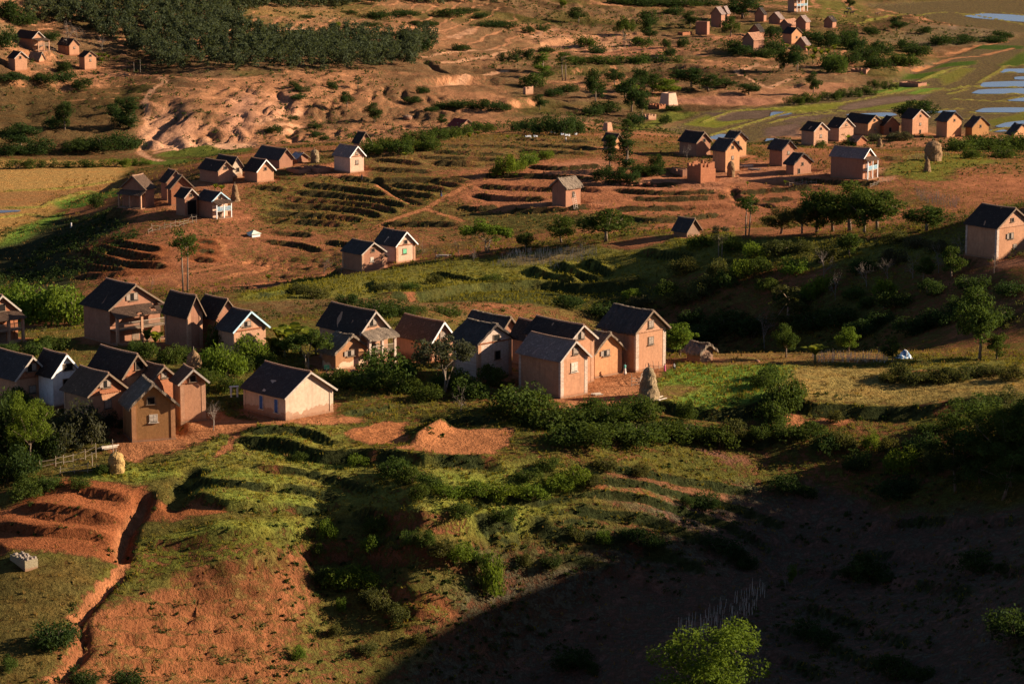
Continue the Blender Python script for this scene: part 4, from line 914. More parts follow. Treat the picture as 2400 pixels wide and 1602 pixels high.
def build_house(h, idx):
    rnd = random.Random(100 + idx)
    W, L, he, ha = h['W'], h['L'], h['he'], h['ha']; far = h['P'][1] > 730
    root = empty('house', (h['mid'][0], h['mid'][1], h['z']), h['rz'])
    tag(root, h['label'], 'house', 'houses of the hillside villages')
    wm = WM[h['wall']]
    roofless = h['roof'] is None
    hw, hl = W / 2, L / 2
    if roofless:
        w_ = MB(); t = .35
        for a, b_, c, d in ((-hw, hw, -hl, -hl + t), (-hw, hw, hl - t, hl), (-hw, -hw + t, -hl + t, hl - t), (hw - t, hw, -hl + t, hl - t)): w_.box(a, b_, c, d, -.4, he)
        w_.build('wall', wm, root)
        return root
    w_ = MB(); hz = he - .02; az = ha - .02
    base = [(-hw, -hl, -.5), (hw, -hl, -.5), (hw, -hl, hz), (0, -hl, az), (-hw, -hl, hz)]
    back = [(x, hl, z) for x, y, z in base]
    w_.add(base + back, [(0, 1, 2, 3, 4), (9, 8, 7, 6, 5), (0, 5, 6, 1), (1, 6, 7, 2), (2, 7, 8, 3), (3, 8, 9, 4), (4, 9, 5, 0)])
    wall = w_.build('wall', wm, root)
    if h.get('sidewall'):                        # long walls left unplastered
        for sx in (-1, 1):
            s = MB(); x0, x1 = sorted((sx * (hw - .02), sx * (hw + .03))); s.box(x0, x1, -hl + .01, hl - .01, -.4, hz - .05); s.build('wall_face', WM[h['sidewall']], root)
    if not far:
        p = MB(); p.box(-hw - .1, hw + .1, -hl - .1, hl + .1, -.6, .16); p.build('footing', PM['stonebase'], root)
    pp = h.get('pil') and not far
    if pp:
        pm = WM['whitebrick'] if h['wall'] in ('ochre', 'palepink', 'whitebrick') and h['P'][0] > 0 else WM['mudlight'] if h['wall'] in ('mud',) else WM['palebrick'] if h['wall'] != 'brick' else WM['brick']
        if h['wall'] == 'pale': pm = WM['pale']
        for sx in (-1, 1):
            for fy, s2 in (((-1), 1), (1, 1)):
                s = MB(); x0, x1 = sorted((sx * (hw + .06), sx * (hw - .45))); y0, y1 = sorted((fy * (hl + .06), fy * (hl - .3)))
                s.box(x0, x1, y0, y1, -.4, he - .06); s.build('pillar', pm, root)
    if h.get('plaster') and not far:
        s = MB(); s.box(-hw + .47, hw - .47, -hl - .03, -hl + .05, .2, he - .28); s.build('plaster_panel', WM['ochre'] if h['wall'] != 'clay' else WM['mudlight'], root)
        root['_pp'] = 1
        gp = MB(); sl = (ha - he) / hw      # bare brick gable above the panel
        z0 = he - .26; gp.add([(-hw + .02, -hl - .02, z0), (hw - .02, -hl - .02, z0), (hw - .02, -hl - .02, hz - .02), (0, -hl - .02, az - .04), (-hw + .02, -hl - .02, hz - .02),
                              (-hw + .02, -hl + .02, z0), (hw - .02, -hl + .02, z0), (hw - .02, -hl + .02, hz - .02), (0, -hl + .02, az - .04), (-hw + .02, -hl + .02, hz - .02)],
                             [(0, 1, 2, 3, 4), (9, 8, 7, 6, 5), (0, 5, 6, 1), (1, 6, 7, 2), (2, 7, 8, 3), (3, 8, 9, 4), (4, 9, 5, 0)])
        gp.build('brick_gable', WM['palebrick'] if h['P'][0] > 0 else WM['brick'], root)
    if h.get('dent'):
        s = MB(); s.box(-hw + .05, hw - .05, -hl - .09, -hl + .02, he - .2, he - .14); k = -hw + .15
        while k < hw - .2:
            s.box(k, k + .12, -hl - .11, -hl + .02, he - .3, he - .2); k += .24
        s.build('dentil_band', WM['palebrick'] if h['P'][0] > 0 else WM['brick'], root)
    thatch = h['roof'].startswith('thatch')
    th = .34 if thatch else .12
    over, overg = (.5, .45) if thatch else (.42, .38)
    if far: over, overg = over * .9, overg * .8
    rf = roof_shell(W, L, he, ha, over, overg, th, .095 if thatch else .045, .14 if thatch else .10, rnd, 6 if thatch else 4, (20 if thatch else 12) if not far else 6, .06 if thatch else 0)
    roof = rf.build('roof', RM[h['roof']], root, smooth=False)
    sl = (ha - he) / hw
    if h['barge'] != 'none':
        for sx in (-1, 1):
            s = MB(); s.bar((sx * .0, -hl - overg - .05, ha + th - .1), (sx * (hw + over + .02), -hl - overg - .05, ha - (hw + over) * sl + th - .1), .06, .22); s.build('bargeboard', PM[h['barge']], roof)
    elif not thatch:
        for sx in (-1, 1):
            s = MB(); s.bar((sx * .0, -hl - overg - .04, ha + th - .07), (sx * (hw + over), -hl - overg - .04, ha - (hw + over) * sl + th - .07), .05, .12); s.build('verge_board', PM['wood'], roof)
    if not far:
        s = MB(); k = -hl - overg; i = 0
        while k < hl + overg - .2:
            t = (k + hl + overg) / (L + 2 * overg); z = ha + th - (.14 if thatch else .10) * 4 * t * (1 - t) - (.06 if thatch else 0)
            if thatch: s.box(-.16 + rnd.uniform(-.05, .05), .16 + rnd.uniform(-.05, .05), k, k + .5, z - .05, z + .07 + rnd.uniform(-.03, .05)); k += .5
            else: s.tube([(0, k, z), (0, k + .32, z + .025)], [.12, .135], 6); k += .33
        s.build('ridge_cap', RM['thatch'] if thatch else PM['ridge'], roof)
    sidex = (-hw if h['g'] == 'R' else hw)
    for face, pos, zf, w, hh, kind in h.get('win', []):
        zc = he * zf if zf <= 1 else he + (zf - 1) * 2.2 * (ha - he) * 1.0
        if zf > 1: zc = min(zc, ha - hh / 2 - .75)
        hh = min(hh, he * .9)
        window(root, face, W, L, pos, max(zc, hh / 2 + .15), w, hh, kind, sidex)
    po = h.get('porch')
    if po:
        d = po['d']; zt, zl = he * po['top'] + .12, he * po['low']
        pr = MB(); n_ = 10
        thk = .28 if po['roof'] == 'thatch' else .09
        y0, y1 = -hl - .03, -hl - d - .35
        vs_ = []
        for i in range(n_ + 1):
            x = -hw - .25 + i / n_ * (W + .5)
            for j in range(4):
                t = j / 3; zz = zt + (zl - zt) * t + rnd.uniform(-.05, .05) * (2 if po['roof'] == 'thatch' else 1)
                if po.get('broken') and i > 6 and j > 1: zz -= rnd.uniform(0, .25)
                vs_.append((x + rnd.uniform(-.04, .04), y0 + (y1 - y0) * t, zz))
        k = len(vs_); low = [(x, y, z - thk) for x, y, z in vs_]; fs = []
        for i in range(n_):
            for j in range(3):
                a = i * 4 + j
                if po.get('broken') and (i, j) in ((7, 1), (8, 0), (4, 2), (9, 1)): 
                    continue
                fs += [(a, a + 1, a + 5, a + 4), (k + a, k + a + 4, k + a + 5, k + a + 1)]
        for i in range(n_):
            fs += [(i * 4 + 3, k + i * 4 + 3, k + i * 4 + 7, i * 4 + 7), (i * 4, i * 4 + 4, k + i * 4 + 4, k + i * 4)]
        for j in range(3):
            fs += [(j, k + j, k + j + 1, j + 1), (n_ * 4 + j, n_ * 4 + j + 1, k + n_ * 4 + j + 1, k + n_ * 4 + j)]
        pr.add(vs_ + low, fs); pr.build('veranda_roof', RM[po['roof']], root)
        pm = PM['white'] if po.get('blue') else WM['whitebrick'] if po.get('white') else WM['palebrick']
        pw = .18 if po.get('blue') else .34
        xs_ = [(-hw + pw / 2) + i * (W - pw) / (po['posts'] - 1) for i in range(po['posts'])]
        for x in xs_:
            s = MB(); s.box(x - pw / 2, x + pw / 2, -hl - d, -hl - d + pw, -.4, zl - thk + .1); s.build('post', pm, root)
        if po.get('floor'):
            zf = he * .42
            s = MB(); s.box(-hw + .02, hw - .02, -hl - d + .04, -hl - .01, zf - .12, zf); s.build('balcony_floor', PM['wood'] if not po.get('blue') else PM['pale'], root)
            if po.get('rail'):
                s = MB(); rm = PM['blue'] if po.get('blue') else PM['pole']
                s.bar((-hw + .1, -hl - d + .08, zf + .85), (hw - .1, -hl - d + .08, zf + .85), .06, .08); s.bar((-hw + .1, -hl - d + .08, zf + .12), (hw - .1, -hl - d + .08, zf + .12), .05, .06)
                x = -hw + .2
                while x < hw - .15:
                    s.bar((x, -hl - d + .08, zf + .1), (x, -hl - d + .08, zf + .85), .09 if po.get('blue') else .045, .03); x += .12 if po.get('blue') else .16
                s.build('railing', rm, root)
            dk = MB(); dk.box(-.55, .55, -hl - .05, -hl + .02, .02, 1.75); dr = dk.build('door', PM['wood'], root)
            k2 = MB(); k2.box(.38, .46, -hl - .09, -hl - .052, .85, .97); k2.build('handle', PM['pole'], dr)
        s = MB(); s.box(-hw - .1, hw + .1, -hl - d - .25, -hl - .12, -.5, .12); s.build('step', PM['stonebase'], root)
    if h.get('lean'):
        s = MB(); s.box(hw + .12, hw + 1.1, -hl + .3, hl - .2, -.5, he * .62); s.build('lean_to', wm, root)
        s = MB(); s.add([(hw + .1, -hl + .1, he * .78), (hw + 1.3, -hl + .1, he * .6), (hw + 1.3, hl, he * .6), (hw + .1, hl, he * .78), (hw + .1, -hl + .1, he * .84), (hw + 1.3, -hl + .1, he * .66), (hw + 1.3, hl, he * .66), (hw + .1, hl, he * .84)],
                        [(0, 3, 2, 1), (4, 5, 6, 7), (0, 1, 5, 4), (1, 2, 6, 5), (2, 3, 7, 6), (3, 0, 4, 7)]); s.build('lean_to_roof', RM['slate'], root)
    if '_pp' in root: del root['_pp']
    return root
for i_, h_ in enumerate(HS):
    build_house(h_, i_)
# ------------------------------------------------------------------ plants
def leaf_mat(name, c, hue=.0, trans=.35):
    m = bpy.data.materials.new(name); m.use_nodes = True; nt = m.node_tree
    nt.nodes.remove(nt.nodes['Principled BSDF']); out = nt.nodes['Material Output']
    oi = N(nt, 'ShaderNodeObjectInfo').outputs['Random']
    geo = N(nt, 'ShaderNodeNewGeometry').outputs['Position']
    nz = noise(nt, geo, .9, 2, .6)
    col = mixc(nt, ramp(nt, nz, [(.32, 0.0), (.7, 1.0)]), tuple(x * .62 for x in c), tuple(x * k for x, k in zip(c, (1.5, 1.35, 1.2))))
    col = mixc(nt, mth(nt, 'MULTIPLY', oi, .6), col, mixc(nt, 1.0, col, (1.35, 1.02, .8), 'MULTIPLY'))
    d = N(nt, 'ShaderNodeBsdfDiffuse'); t = N(nt, 'ShaderNodeBsdfTranslucent'); mx = N(nt, 'ShaderNodeMixShader')
    nt.links.new(col, d.inputs[0]); nt.links.new(mixc(nt, 1.0, col, (1.3, 1.25, .6), 'MULTIPLY'), t.inputs[0]); mx.inputs[0].default_value = trans
    nt.links.new(d.outputs[0], mx.inputs[1]); nt.links.new(t.outputs[0], mx.inputs[2]); nt.links.new(mx.outputs[0], out.inputs[0])
    return m
LM = dict(dark=leaf_mat('leaves_dark_green', (.032, .060, .022)), mid=leaf_mat('leaves_green', (.050, .086, .024)), bright=leaf_mat('leaves_bright_green', (.088, .15, .026)), olive=leaf_mat('leaves_olive', (.066, .082, .032)),
          grey=leaf_mat('leaves_grey_green', (.058, .068, .044)), banana=leaf_mat('leaves_banana', (.12, .165, .03), trans=.45), grass=leaf_mat('grass_blades', (.13, .135, .026)), drygrass=leaf_mat('dry_grass_blades', (.17, .125, .05)),
          forest=leaf_mat('leaves_forest', (.056, .078, .048)))
BARK = plain('bark', (.20, .145, .10), .95, .35, 3); BARKD = plain('grey_bark', (.19, .155, .125), .95, .25, 3); BARKL = plain('pale_bark', (.23, .18, .13), .95, .25, 3)

def quads_mesh(name, C, A, B, mat):
    """leaf quads: centres C and half axes A, B (n,3)"""
    n = len(C); v = np.stack([C - A, C + B * .55, C + A, C - B * .55], 1).reshape(-1, 3).astype(np.float32)
    me = bpy.data.meshes.new(name); me.vertices.add(len(v)); me.vertices.foreach_set('co', v.ravel())
    me.loops.add(4 * n); me.loops.foreach_set('vertex_index', np.arange(4 * n, dtype=np.int32)); me.polygons.add(n); me.polygons.foreach_set('loop_start', np.arange(0, 4 * n, 4, dtype=np.int32))
    me.update(calc_edges=True)
    if mat: me.materials.append(mat)
    return me
def unit(v):
    return v / np.maximum(np.linalg.norm(v, axis=-1, keepdims=True), 1e-9)
def leaf_quads(blobs, n, size, g, shell=.55, flat=.0):
    blobs = np.asarray(blobs, float); w = blobs[:, 3] ** 2; k = g.choice(len(blobs), n, p=w / w.sum())
    d = unit(g.normal(size=(n, 3))); r = blobs[k, 3] * (shell + (1 - shell) * g.random(n) ** .5) * (1 + .12 * g.normal(size=n))
    C = blobs[k, :3] + d * r[:, None] * np.array([1, 1, .85])
    nn = unit(d + .9 * g.normal(size=(n, 3)) + np.array([0, 0, .35 + flat]))
    A = unit(np.cross(nn, g.normal(size=(n, 3)))); B = np.cross(nn, A); s = size * (.6 + .8 * g.random(n))[:, None]
    return C, A * s, B * s
PROTO = {}
def crown_blobs(kind, g):
    b = []
    if kind == 'big':
        for i in range(60):
            d = unit(g.normal(size=3)); r = 1.9 * g.random() ** .4; b.append((d[0] * r * 1.15, d[1] * r * 1.15, 3.2 + d[2] * r * 1.1 + .35 * g.normal(), .22 + .38 * g.random()))
    elif kind == 'round':
        for i in range(34):
            d = unit(g.normal(size=3)); r = 1.75 * g.random() ** .45; b.append((d[0] * r * 1.12, d[1] * r * 1.12, 3.1 + d[2] * r * 1.15, .4 + .48 * g.random()))
    elif kind == 'umbrella':
        for i in range(26):
            a = g.random() * 6.28; r = 2.6 * g.random() ** .6; b.append((r * math.cos(a), r * math.sin(a), 4.3 - .14 * r * r + .5 * g.normal() * .7, .42 + .4 * g.random()))
    elif kind == 'slim':
        for i in range(20):
            z = 3.2 + 2.9 * g.random(); rr = .75 * (1 - abs(z - 4.8) / 2.6) + .15; a = g.random() * 6.28; b.append((rr * math.cos(a), rr * math.sin(a), z, .3 + .3 * g.random()))
    elif kind == 'column':
        for i in range(26):
            z = .5 + 5.5 * g.random(); rr = .62 * (1 - abs(z - 2.8) / 4.0); a = g.random() * 6.28; b.append((rr * math.cos(a), rr * math.sin(a), z, .38 + .3 * g.random()))
    elif kind == 'bush':
        for i in range(24):
            a = g.random() * 6.28; r = 1.25 * g.random() ** .55; b.append((r * math.cos(a), r * math.sin(a), .25 + (1.25 - .45 * r) * g.random(), .30 + .35 * g.random()))
    elif kind == 'hedge':
        for i in range(26):
            b.append((g.uniform(-2.2, 2.2), g.uniform(-.5, .5), .25 + 1.1 * g.random(), .32 + .33 * g.random()))
    elif kind == 'fir':
        for i in range(30):
            z = .6 + 5.2 * g.random() ** .9; rr = (1.75 - .2 * z) * g.random() ** .5; a = g.random() * 6.28; b.append((rr * math.cos(a), rr * math.sin(a), z, .28 + .3 * g.random()))
    return b
SPEC = dict(big=(11000, .062), round=(4200, .12), umbrella=(4400, .12), slim=(1700, .10), column=(2600, .11), bush=(2000, .085), hedge=(2400, .09), fir=(3000, .10))
def make_proto(kind, var):
    g = np.random.default_rng(sum(map(ord, kind)) * 7 + var)
    b = crown_blobs(kind, g); n, s = SPEC[kind]
    C, A, B = leaf_quads(b, n, s, g)
    C[:, 2] = np.maximum(C[:, 2], .03)
    crown = quads_mesh('crown', C, A, B, LM['mid'])
    tr = MB()
    top = {'big': 1.9, 'round': 1.9, 'umbrella': 2.2, 'slim': 5.2, 'column': 3.5, 'bush': .3, 'hedge': .2, 'fir': 4.5}[kind]
    r0 = {'big': .11, 'round': .17, 'umbrella': .09, 'slim': .085, 'column': .1, 'bush': .05, 'hedge': .05, 'fir': .12}[kind]
    lean = g.normal(size=2) * .12
    if kind == 'umbrella':
        for k in range(3):
            o = g.normal(size=2) * .12; e = g.normal(size=2) * .5; tr.tube([(o[0], o[1], -.3), (o[0] + e[0] * .4, o[1] + e[1] * .4, 1.1), (e[0] * 1.2, e[1] * 1.2, top)], [r0, r0 * .8, r0 * .6], 6)
    elif kind == 'slim':
        for k in range(2):
            o = np.array([(k - .5) * .35, g.normal() * .1]); tr.tube([(o[0], o[1], -.3), (o[0] * 1.3 + lean[0] * .5, o[1], 2.4), (o[0] * 1.5 + lean[0], lean[1], top - k * .6)], [r0, r0 * .75, r0 * .3], 6)
    elif kind in ('bush', 'hedge'):
        for k in range(5):
            a = g.random() * 6.28; q = g.uniform(.2, .8); tr.tube([(.1 * math.cos(a), .1 * math.sin(a), -.2), (q * math.cos(a), q * math.sin(a), .9)], [.035, .015], 5)
    else:
        tr.tube([(0, 0, -.3), (lean[0], lean[1], top * .5), (lean[0] * 1.6, lean[1] * 1.6, top)], [r0, r0 * .8, r0 * .55], 7)
    for bb in sorted(b, key=lambda q: -q[3])[:9]:
        st = Vector((lean[0] * 1.2, lean[1] * 1.2, top * (.75 + .2 * g.random())))
        tr.tube([st, (st + Vector(bb[:3])) / 2 + Vector((0, 0, .12)), Vector(bb[:3])], [r0 * .45, r0 * .3, r0 * .12], 5)
    trunk = tr.mesh('trunk', BARK, True)
    if kind == 'slim' or kind == 'umbrella': trunk.materials[0] = BARKL
    v = np.array([q for q in C]); PROTO[(kind, var)] = (crown, trunk, v[:, 2].max(), 2 * np.percentile(np.abs(v[:, 0]), 96))
for kd in SPEC:
    for vr in range(3): make_proto(kd, vr)
# leafless trees
def make_bare(var):
    g = np.random.default_rng(900 + var); tr = MB()
    def grow(p, d, ln, r, lev):
        q = p + d * ln; m_ = p + d * ln * .5 + Vector(g.normal(size=3) * ln * .06)
        tr.tube([p, m_, q], [r, r * .85, r * .68], 5 if lev < 2 else 3, cap=False)
        if lev >= 6: return
        for k in range(3 if lev < 3 else 2):
            dd = (d + Vector(g.normal(size=3) * .75) + Vector((0, 0, .2))).normalized(); grow(q if k else m_, dd, ln * g.uniform(.6, .82), r * .62, lev + 1)
    grow(Vector((0, 0, -.3)), Vector((.05, 0, 1)).normalized(), 1.3, .075, 0)
    me = tr.mesh('trunk', BARKD, True); zz = max(v[2] for v in tr.v); xx = 2 * max(abs(v[0]) for v in tr.v)
    PROTO[('bare', var)] = (None, me, zz, xx)
for vr in range(3): make_bare(vr)
def make_banana(var):
    g = np.random.default_rng(950 + var); st = MB(); st.tube([(0, 0, -.2), (.05, 0, .5), (.04, .03, 1.0)], [.13, .11, .07], 7)
    stem = st.mesh('stem', plain('banana_stem', (.16, .15, .06)), True); leaves = []
    for k in range(11):
        a = k * 2.4 + g.normal() * .3; el = g.uniform(.75, 1.45); ln = g.uniform(1.6, 2.2); lf = MB(); pts_ = []; n_ = 7
        for i in range(n_ + 1):
            t = i / n_; bend = el - 1.5 * t * t * g.uniform(.8, 1.1); pts_.append((ln * t * math.cos(el) * 1.0, 0, .85 + ln * (t * math.sin(el) - .5 * t ** 2.6 * .8)))
        vs_ = []
        for i, p in enumerate(pts_):
            t = i / n_; w = .33 * math.sin(math.pi * min(1, t * .93 + .07)) ** .6 + .02
            for s_ in (-1, 0, 1):
                x, y, z = p[0], s_ * w, p[2] + (.07 * abs(s_) if t < .6 else -.05 * abs(s_))
                vs_.append((x * math.cos(a) - y * math.sin(a), x * math.sin(a) + y * math.cos(a), z))
        fs = []
        for i in range(n_):
            for j in range(2): q = i * 3 + j; fs.append((q, q + 1, q + 4, q + 3))
        lf.add(vs_, fs); leaves.append(lf.mesh('leaf', LM['banana'], True))
    PROTO[('banana', var)] = (leaves, stem, 2.7, 2.9)
for vr in range(3): make_banana(vr)

NT = [0]
def put(kind, u, v, vtop, wpx, mat='mid', label=None, cat='tree', group=None, tmin=0, name=None):
    P = place(u, v, tmin=tmin); s = pxm(P); NT[0] += 1
    hgt = max(.5, (v - vtop) / s / math.cos(PITCH)); wid = max(.5, wpx / s)
    var = NT[0] % 3; crown, trunk, h0, w0 = PROTO[(kind, var)]
    nm = name or {'bush': 'bush', 'hedge': 'hedge', 'banana': 'banana_plant', 'bare': 'leafless_tree'}.get(kind, 'tree')
    sc = (wid / w0, wid / w0, hgt / h0)
    if kind in ('bush',): sc = (wid / w0, wid / w0 * random.uniform(.8, 1.1), hgt / h0)
    root = empty(nm, tuple(P), random.uniform(0, 6.28) if kind != 'hedge' else random.uniform(-.25, .25), sc)
    tag(root, label, cat, group)
    t = bpy.data.objects.new('trunk' if kind != 'banana' else 'stem', trunk); COL.objects.link(t); t.parent = root
    if kind == 'banana':
        for lf in crown:
            o = bpy.data.objects.new('leaf', lf); COL.objects.link(o); o.parent = root
    elif crown is not None:
        c = bpy.data.objects.new('crown', crown); COL.objects.link(c); c.parent = root
        c.material_slots[0].link = 'OBJECT'; c.material_slots[0].material = LM[mat]
    return root
TONE = dict(dark='dark green', mid='mid green', bright='bright green', olive='olive green', grey='grey green')
def many(lst, kind, mat, label, cat, group, name=None):
    ar = sorted((q[1] - q[2]) * q[3] for q in lst); lo, hi = ar[len(ar) // 3], ar[2 * len(ar) // 3]
    ws = label.split()
    while ws and ws[0] in ('dark', 'bright', 'dense', 'rounded', 'sunlit', 'small', 'large', 'leafy', 'low'): ws = ws[1:]
    for q in lst:
        mt = q[4] if len(q) > 4 else mat; a = (q[1] - q[2]) * q[3]
        size = 'small' if a < lo else 'large' if a >= hi else 'middle sized'
        lb = ' '.join([size] + ([TONE[mt]] if mt else []) + ws) if len(lst) > 4 else label
        put(kind, q[0], q[1], q[2], q[3], mt, lb, cat, group, name=name)

# -- trees that stand out
one = [
 ('big',66,1092,912,95,'bright','slender young tree with bright green crown in front of the brick houses'),
 ('umbrella',1037,918,788,140,'grey','spreading grey green tree with several pale trunks before the white brick house'),
 ('umbrella',722,868,768,105,'mid','open crowned tree behind the long pale hall'),
 ('round',1592,834,755,72,'bright','bright green bushy tree beside the tall white cornered house'),
 ('fir',1846,782,668,96,'olive','feathery tree standing in the dark gully behind the green field'),
 ('round',2296,842,668,98,'mid','slim trunked round tree alone at the edge of the shaded gully'),
 ('round',2090,850,788,40,'dark','short stout dark tree beside the tarp covered heap'),
 ('round',2072,722,650,54,'bright','small glossy round tree in the shadow of the gully'),
 ('slim',434,686,532,58,'mid','pair of tall thin eucalyptus stems behind the dark roofed brick houses'),
 ('slim',1752,552,456,46,'mid','tall slender tree above the red terraces beside the sunken hut'),
 ('slim',1688,604,528,38,'grey','small thin tree among the scrub of the grassy spur'),
 ('round',1420,566,490,108,'mid','broad round tree below the red terraces'),
 ('round',1316,568,504,60,'mid','round tree next to the broad tree below the red terraces'),
 ('round',1232,586,543,48,'dark','low dark tree behind the dry maize on the spur'),
 ('umbrella',1140,594,512,108,'bright','many stemmed spreading tree beside the pair of spur houses'),
 ('round',1992,540,424,112,'mid','tallest leafy tree of the grove above the scrub'),
 ('round',1914,545,440,92,'mid','leaning leafy tree on the terrace side of the grove'),
 ('round',2056,540,446,100,'mid','leafy tree with curved trunk on the gully side of the grove'),
 ('round',1952,542,452,84,'mid','leafy tree between the leaning and the tallest tree of the grove'),
 ('round',2026,546,442,84,'mid','leafy tree between the tallest and the curved tree of the grove'),
 ('round',1880,548,472,62,'olive','smaller tree at the terrace end of the grove'),
 ('round',1830,548,484,72,'olive','bushy crowned tree at the foot of the red terraces below the grove'),
 ('round',2172,540,482,104,'mid','wide low tree near the big brick house'),
 ('column',1466,402,310,34,'dark','tall columnar tree in front of the little dark roofed house'),
 ('column',1430,398,316,32,'dark','columnar tree touching the little dark roofed house'),
 ('column',1470,314,279,30,'mid','columnar tree behind the tall slender trees'),
 ('round',1355,54,17,43,'dark','neat round tree on the far dry fields'),
 ('umbrella',1462,108,37,42,'mid','two stemmed tree with bare trunk on the far fields'),
 ('round',1516,84,24,56,'dark','wide dark tree on the far fields'),
 ('round',1522,94,64,30,'dark','small dark tree directly below the wide dark far tree'),
 ('round',1618,64,26,31,'dark','dark tree beside the roofless brick shell'),
 ('round',1318,20,-2,18,'bright','little bright tree at the top of the far fields'),
 ('column',1270,170,123,38,'bright','crooked bright green tree on the eroded bank'),
 ('slim',1323,190,122,40,'mid','lollipop tree with two tiers of leaves on the eroded bank'),
 ('round',1740,44,-6,92,'dark','great dark tree above the far hamlet'),
 ('round',1712,86,38,40,'mid','leafy tree below the great dark tree of the far hamlet'),
 ('round',1906,220,168,30,'dark','single tree with bare trunk beside the red field steps'),
 ('round',1836,168,118,40,'dark','dark tree with thin trunk below the far banana grove'),
 ('round',1868,168,106,42,'dark','larger dark tree in the far banana grove'),
 ('round',2102,74,37,37,'dark','dark round tree on the far green meadow'),
 ('round',1992,18,-2,22,'dark','tree beside the grazing cattle'),
 ('round',813,252,214,30,'dark','round tree casting a long shadow on the eroded hill, upper of two'),
 ('round',877,288,240,34,'dark','round tree casting a long shadow on the eroded hill, lower of two'),
 ('slim',839,211,182,22,'dark','thin lollipop tree on the eroded hill'),
 ('bush',777,208,186,26,'dark','square looking dark bush on the eroded hill'),
 ('round',1035,294,267,22,'dark','small dark tree above the red roof in the hedge'),
 ('round',152,304,236,44,'dark','dark tree on the scrubby left hillside above the paddies'),
 ('column',305,302,228,38,'dark','tall dark tree at the head of the erosion gully'),
 ('round',50,350,288,70,'dark','dark tree with pale trunk by the left paddies'),
 ('round',2148,290,234,92,'dark','wide dark bush tree behind the tallest house of the paddy row'),
 ('bush',225,486,450,36,'dark','round dark bush by the green strip of the left paddies'),
 ('big',1675,1745,1438,235,'bright','sunlit tree with twisted bare limbs rising out of the shaded gully'),
 ('round',1855,1372,1320,28,'bright','small lit sapling in the shaded terraces'),
 ('round',1842,838,755,50,'mid','young tree with pale stems at the edge of the green field'),
 ('round',1988,826,764,48,'bright','rounded bright shrub tree beside the dry strip behind the field'),
 ('round',2336,842,778,62,'mid','rounded tree at the end of the dry field margin'),
 ('round',2165,660,600,42,'mid','little tree in the bare orchard below the big brick house'),
 ('round',2230,650,575,50,'mid','leafy tree at the corner of the big brick house'),
 ('round',1990,600,545,52,'mid','leafy shrub tree on the grassy spur below the grove'),
]
for kd, u_, v_, vt, w_, mt, lb in one:
    put(kd, u_, v_, vt, w_, mt, lb, 'tree' if kd != 'bush' else 'bush')
# -- rows and thickets
many([(1395,240,160,42),(1480,262,182,58),(1500,222,158,46),(1440,200,160,40),(1560,222,184,60,'bright'),(1620,205,158,66),(1660,215,175,56),(1590,190,162,50),(1530,215,170,50),(1505,276,216,26),(1265,258,220,30),(1405,232,200,40),(1465,230,190,50,'bright'),(1700,205,185,50),(1755,222,196,60)], 'round', 'dark', 'dense round crowned tree of the grove above the brick kiln', 'tree', 'grove above the brick kiln')
many([(1245,312,276,50),(1280,314,270,56),(1320,316,266,60),(1352,314,268,44),(1215,308,284,40)], 'bush', 'dark', 'dark rounded bush of the big thicket at the back of the middle hill', 'bush', 'thicket behind the middle hill')
many([(868,362,322,50),(900,352,318,50),(935,362,325,50),(965,352,316,46),(995,340,300,50),(1025,330,298,44),(1055,325,296,46),(1085,318,290,44),(1115,308,284,44),(1010,352,322,44),(955,340,305,40),(1145,308,290,34)], 'bush', 'mid', 'leafy bush of the long hedge running up behind the middle hill', 'bush', 'hedge behind the middle hill')
many([(30,750,662,110,'bright'),(75,755,658,120,'bright'),(130,755,664,120),(170,760,672,100),(10,745,668,90)], 'bush', 'bright', 'dense sunlit tree of the thicket behind the left veranda house', 'tree', 'thicket behind the left veranda house')
many([(1190,408,360,50),(1240,385,352,44),(1280,372,350,40),(1165,412,385,36),(1215,398,368,40)], 'bush', 'bright', 'bright bush in the diagonal hedge across the terraces', 'bush', 'diagonal hedge across the terraces')
many([(1410,420,385,50),(1450,425,390,50),(1500,412,380,46),(1535,410,378,40),(1540,390,360,36),(1480,425,398,40)], 'bush', 'dark', 'dark bush around the foot of the columnar trees', 'bush', 'bushes by the columnar trees')
many([(1220,965,895,130),(1265,985,925,110),(1295,1005,945,120),(1345,1000,955,90),(1390,968,930,70),(1435,985,940,90),(1475,970,922,100),(1510,985,932,80),(1550,1020,970,90),(1590,1030,985,90),(1612,985,935,45),(1640,1030,990,80),(1690,1045,990,80),(1722,1030,980,62,'olive'),(1500,1040,985,110),(1440,1035,985,110),(1380,1040,985,100),(1330,1040,990,90),(1780,1030,995,60),(1820,1010,970,70)], 'bush', 'mid', 'bush of the overgrown bank below the yard and green field', 'bush', 'overgrown bank below the yard')
many([(1840,960,870,90),(1810,985,920,70),(1860,940,890,60),(1790,905,868,50),(1800,885,850,46)], 'bush', 'mid', 'bush at the ragged end of the green field', 'bush', 'bushes at the end of the green field')
many([(2110,885,848,60),(2150,895,862,80),(2195,892,860,70),(2230,890,858,70),(2280,880,850,70),(2330,880,852,60),(2375,888,855,60),(2080,895,866,40)], 'bush', 'olive', 'scrubby bush in the low hedge across the dry field', 'bush', 'low hedge across the dry field')
many([(2300,1130,920,210,'mid'),(2370,1140,930,170,'mid'),(2390,1050,900,150,'olive'),(2240,1150,1000,130,'dark'),(2350,1170,1030,160,'mid')], 'big', 'mid', 'large dark leafy tree on the shaded slope below the dry field', 'tree', 'trees on the shaded slope')
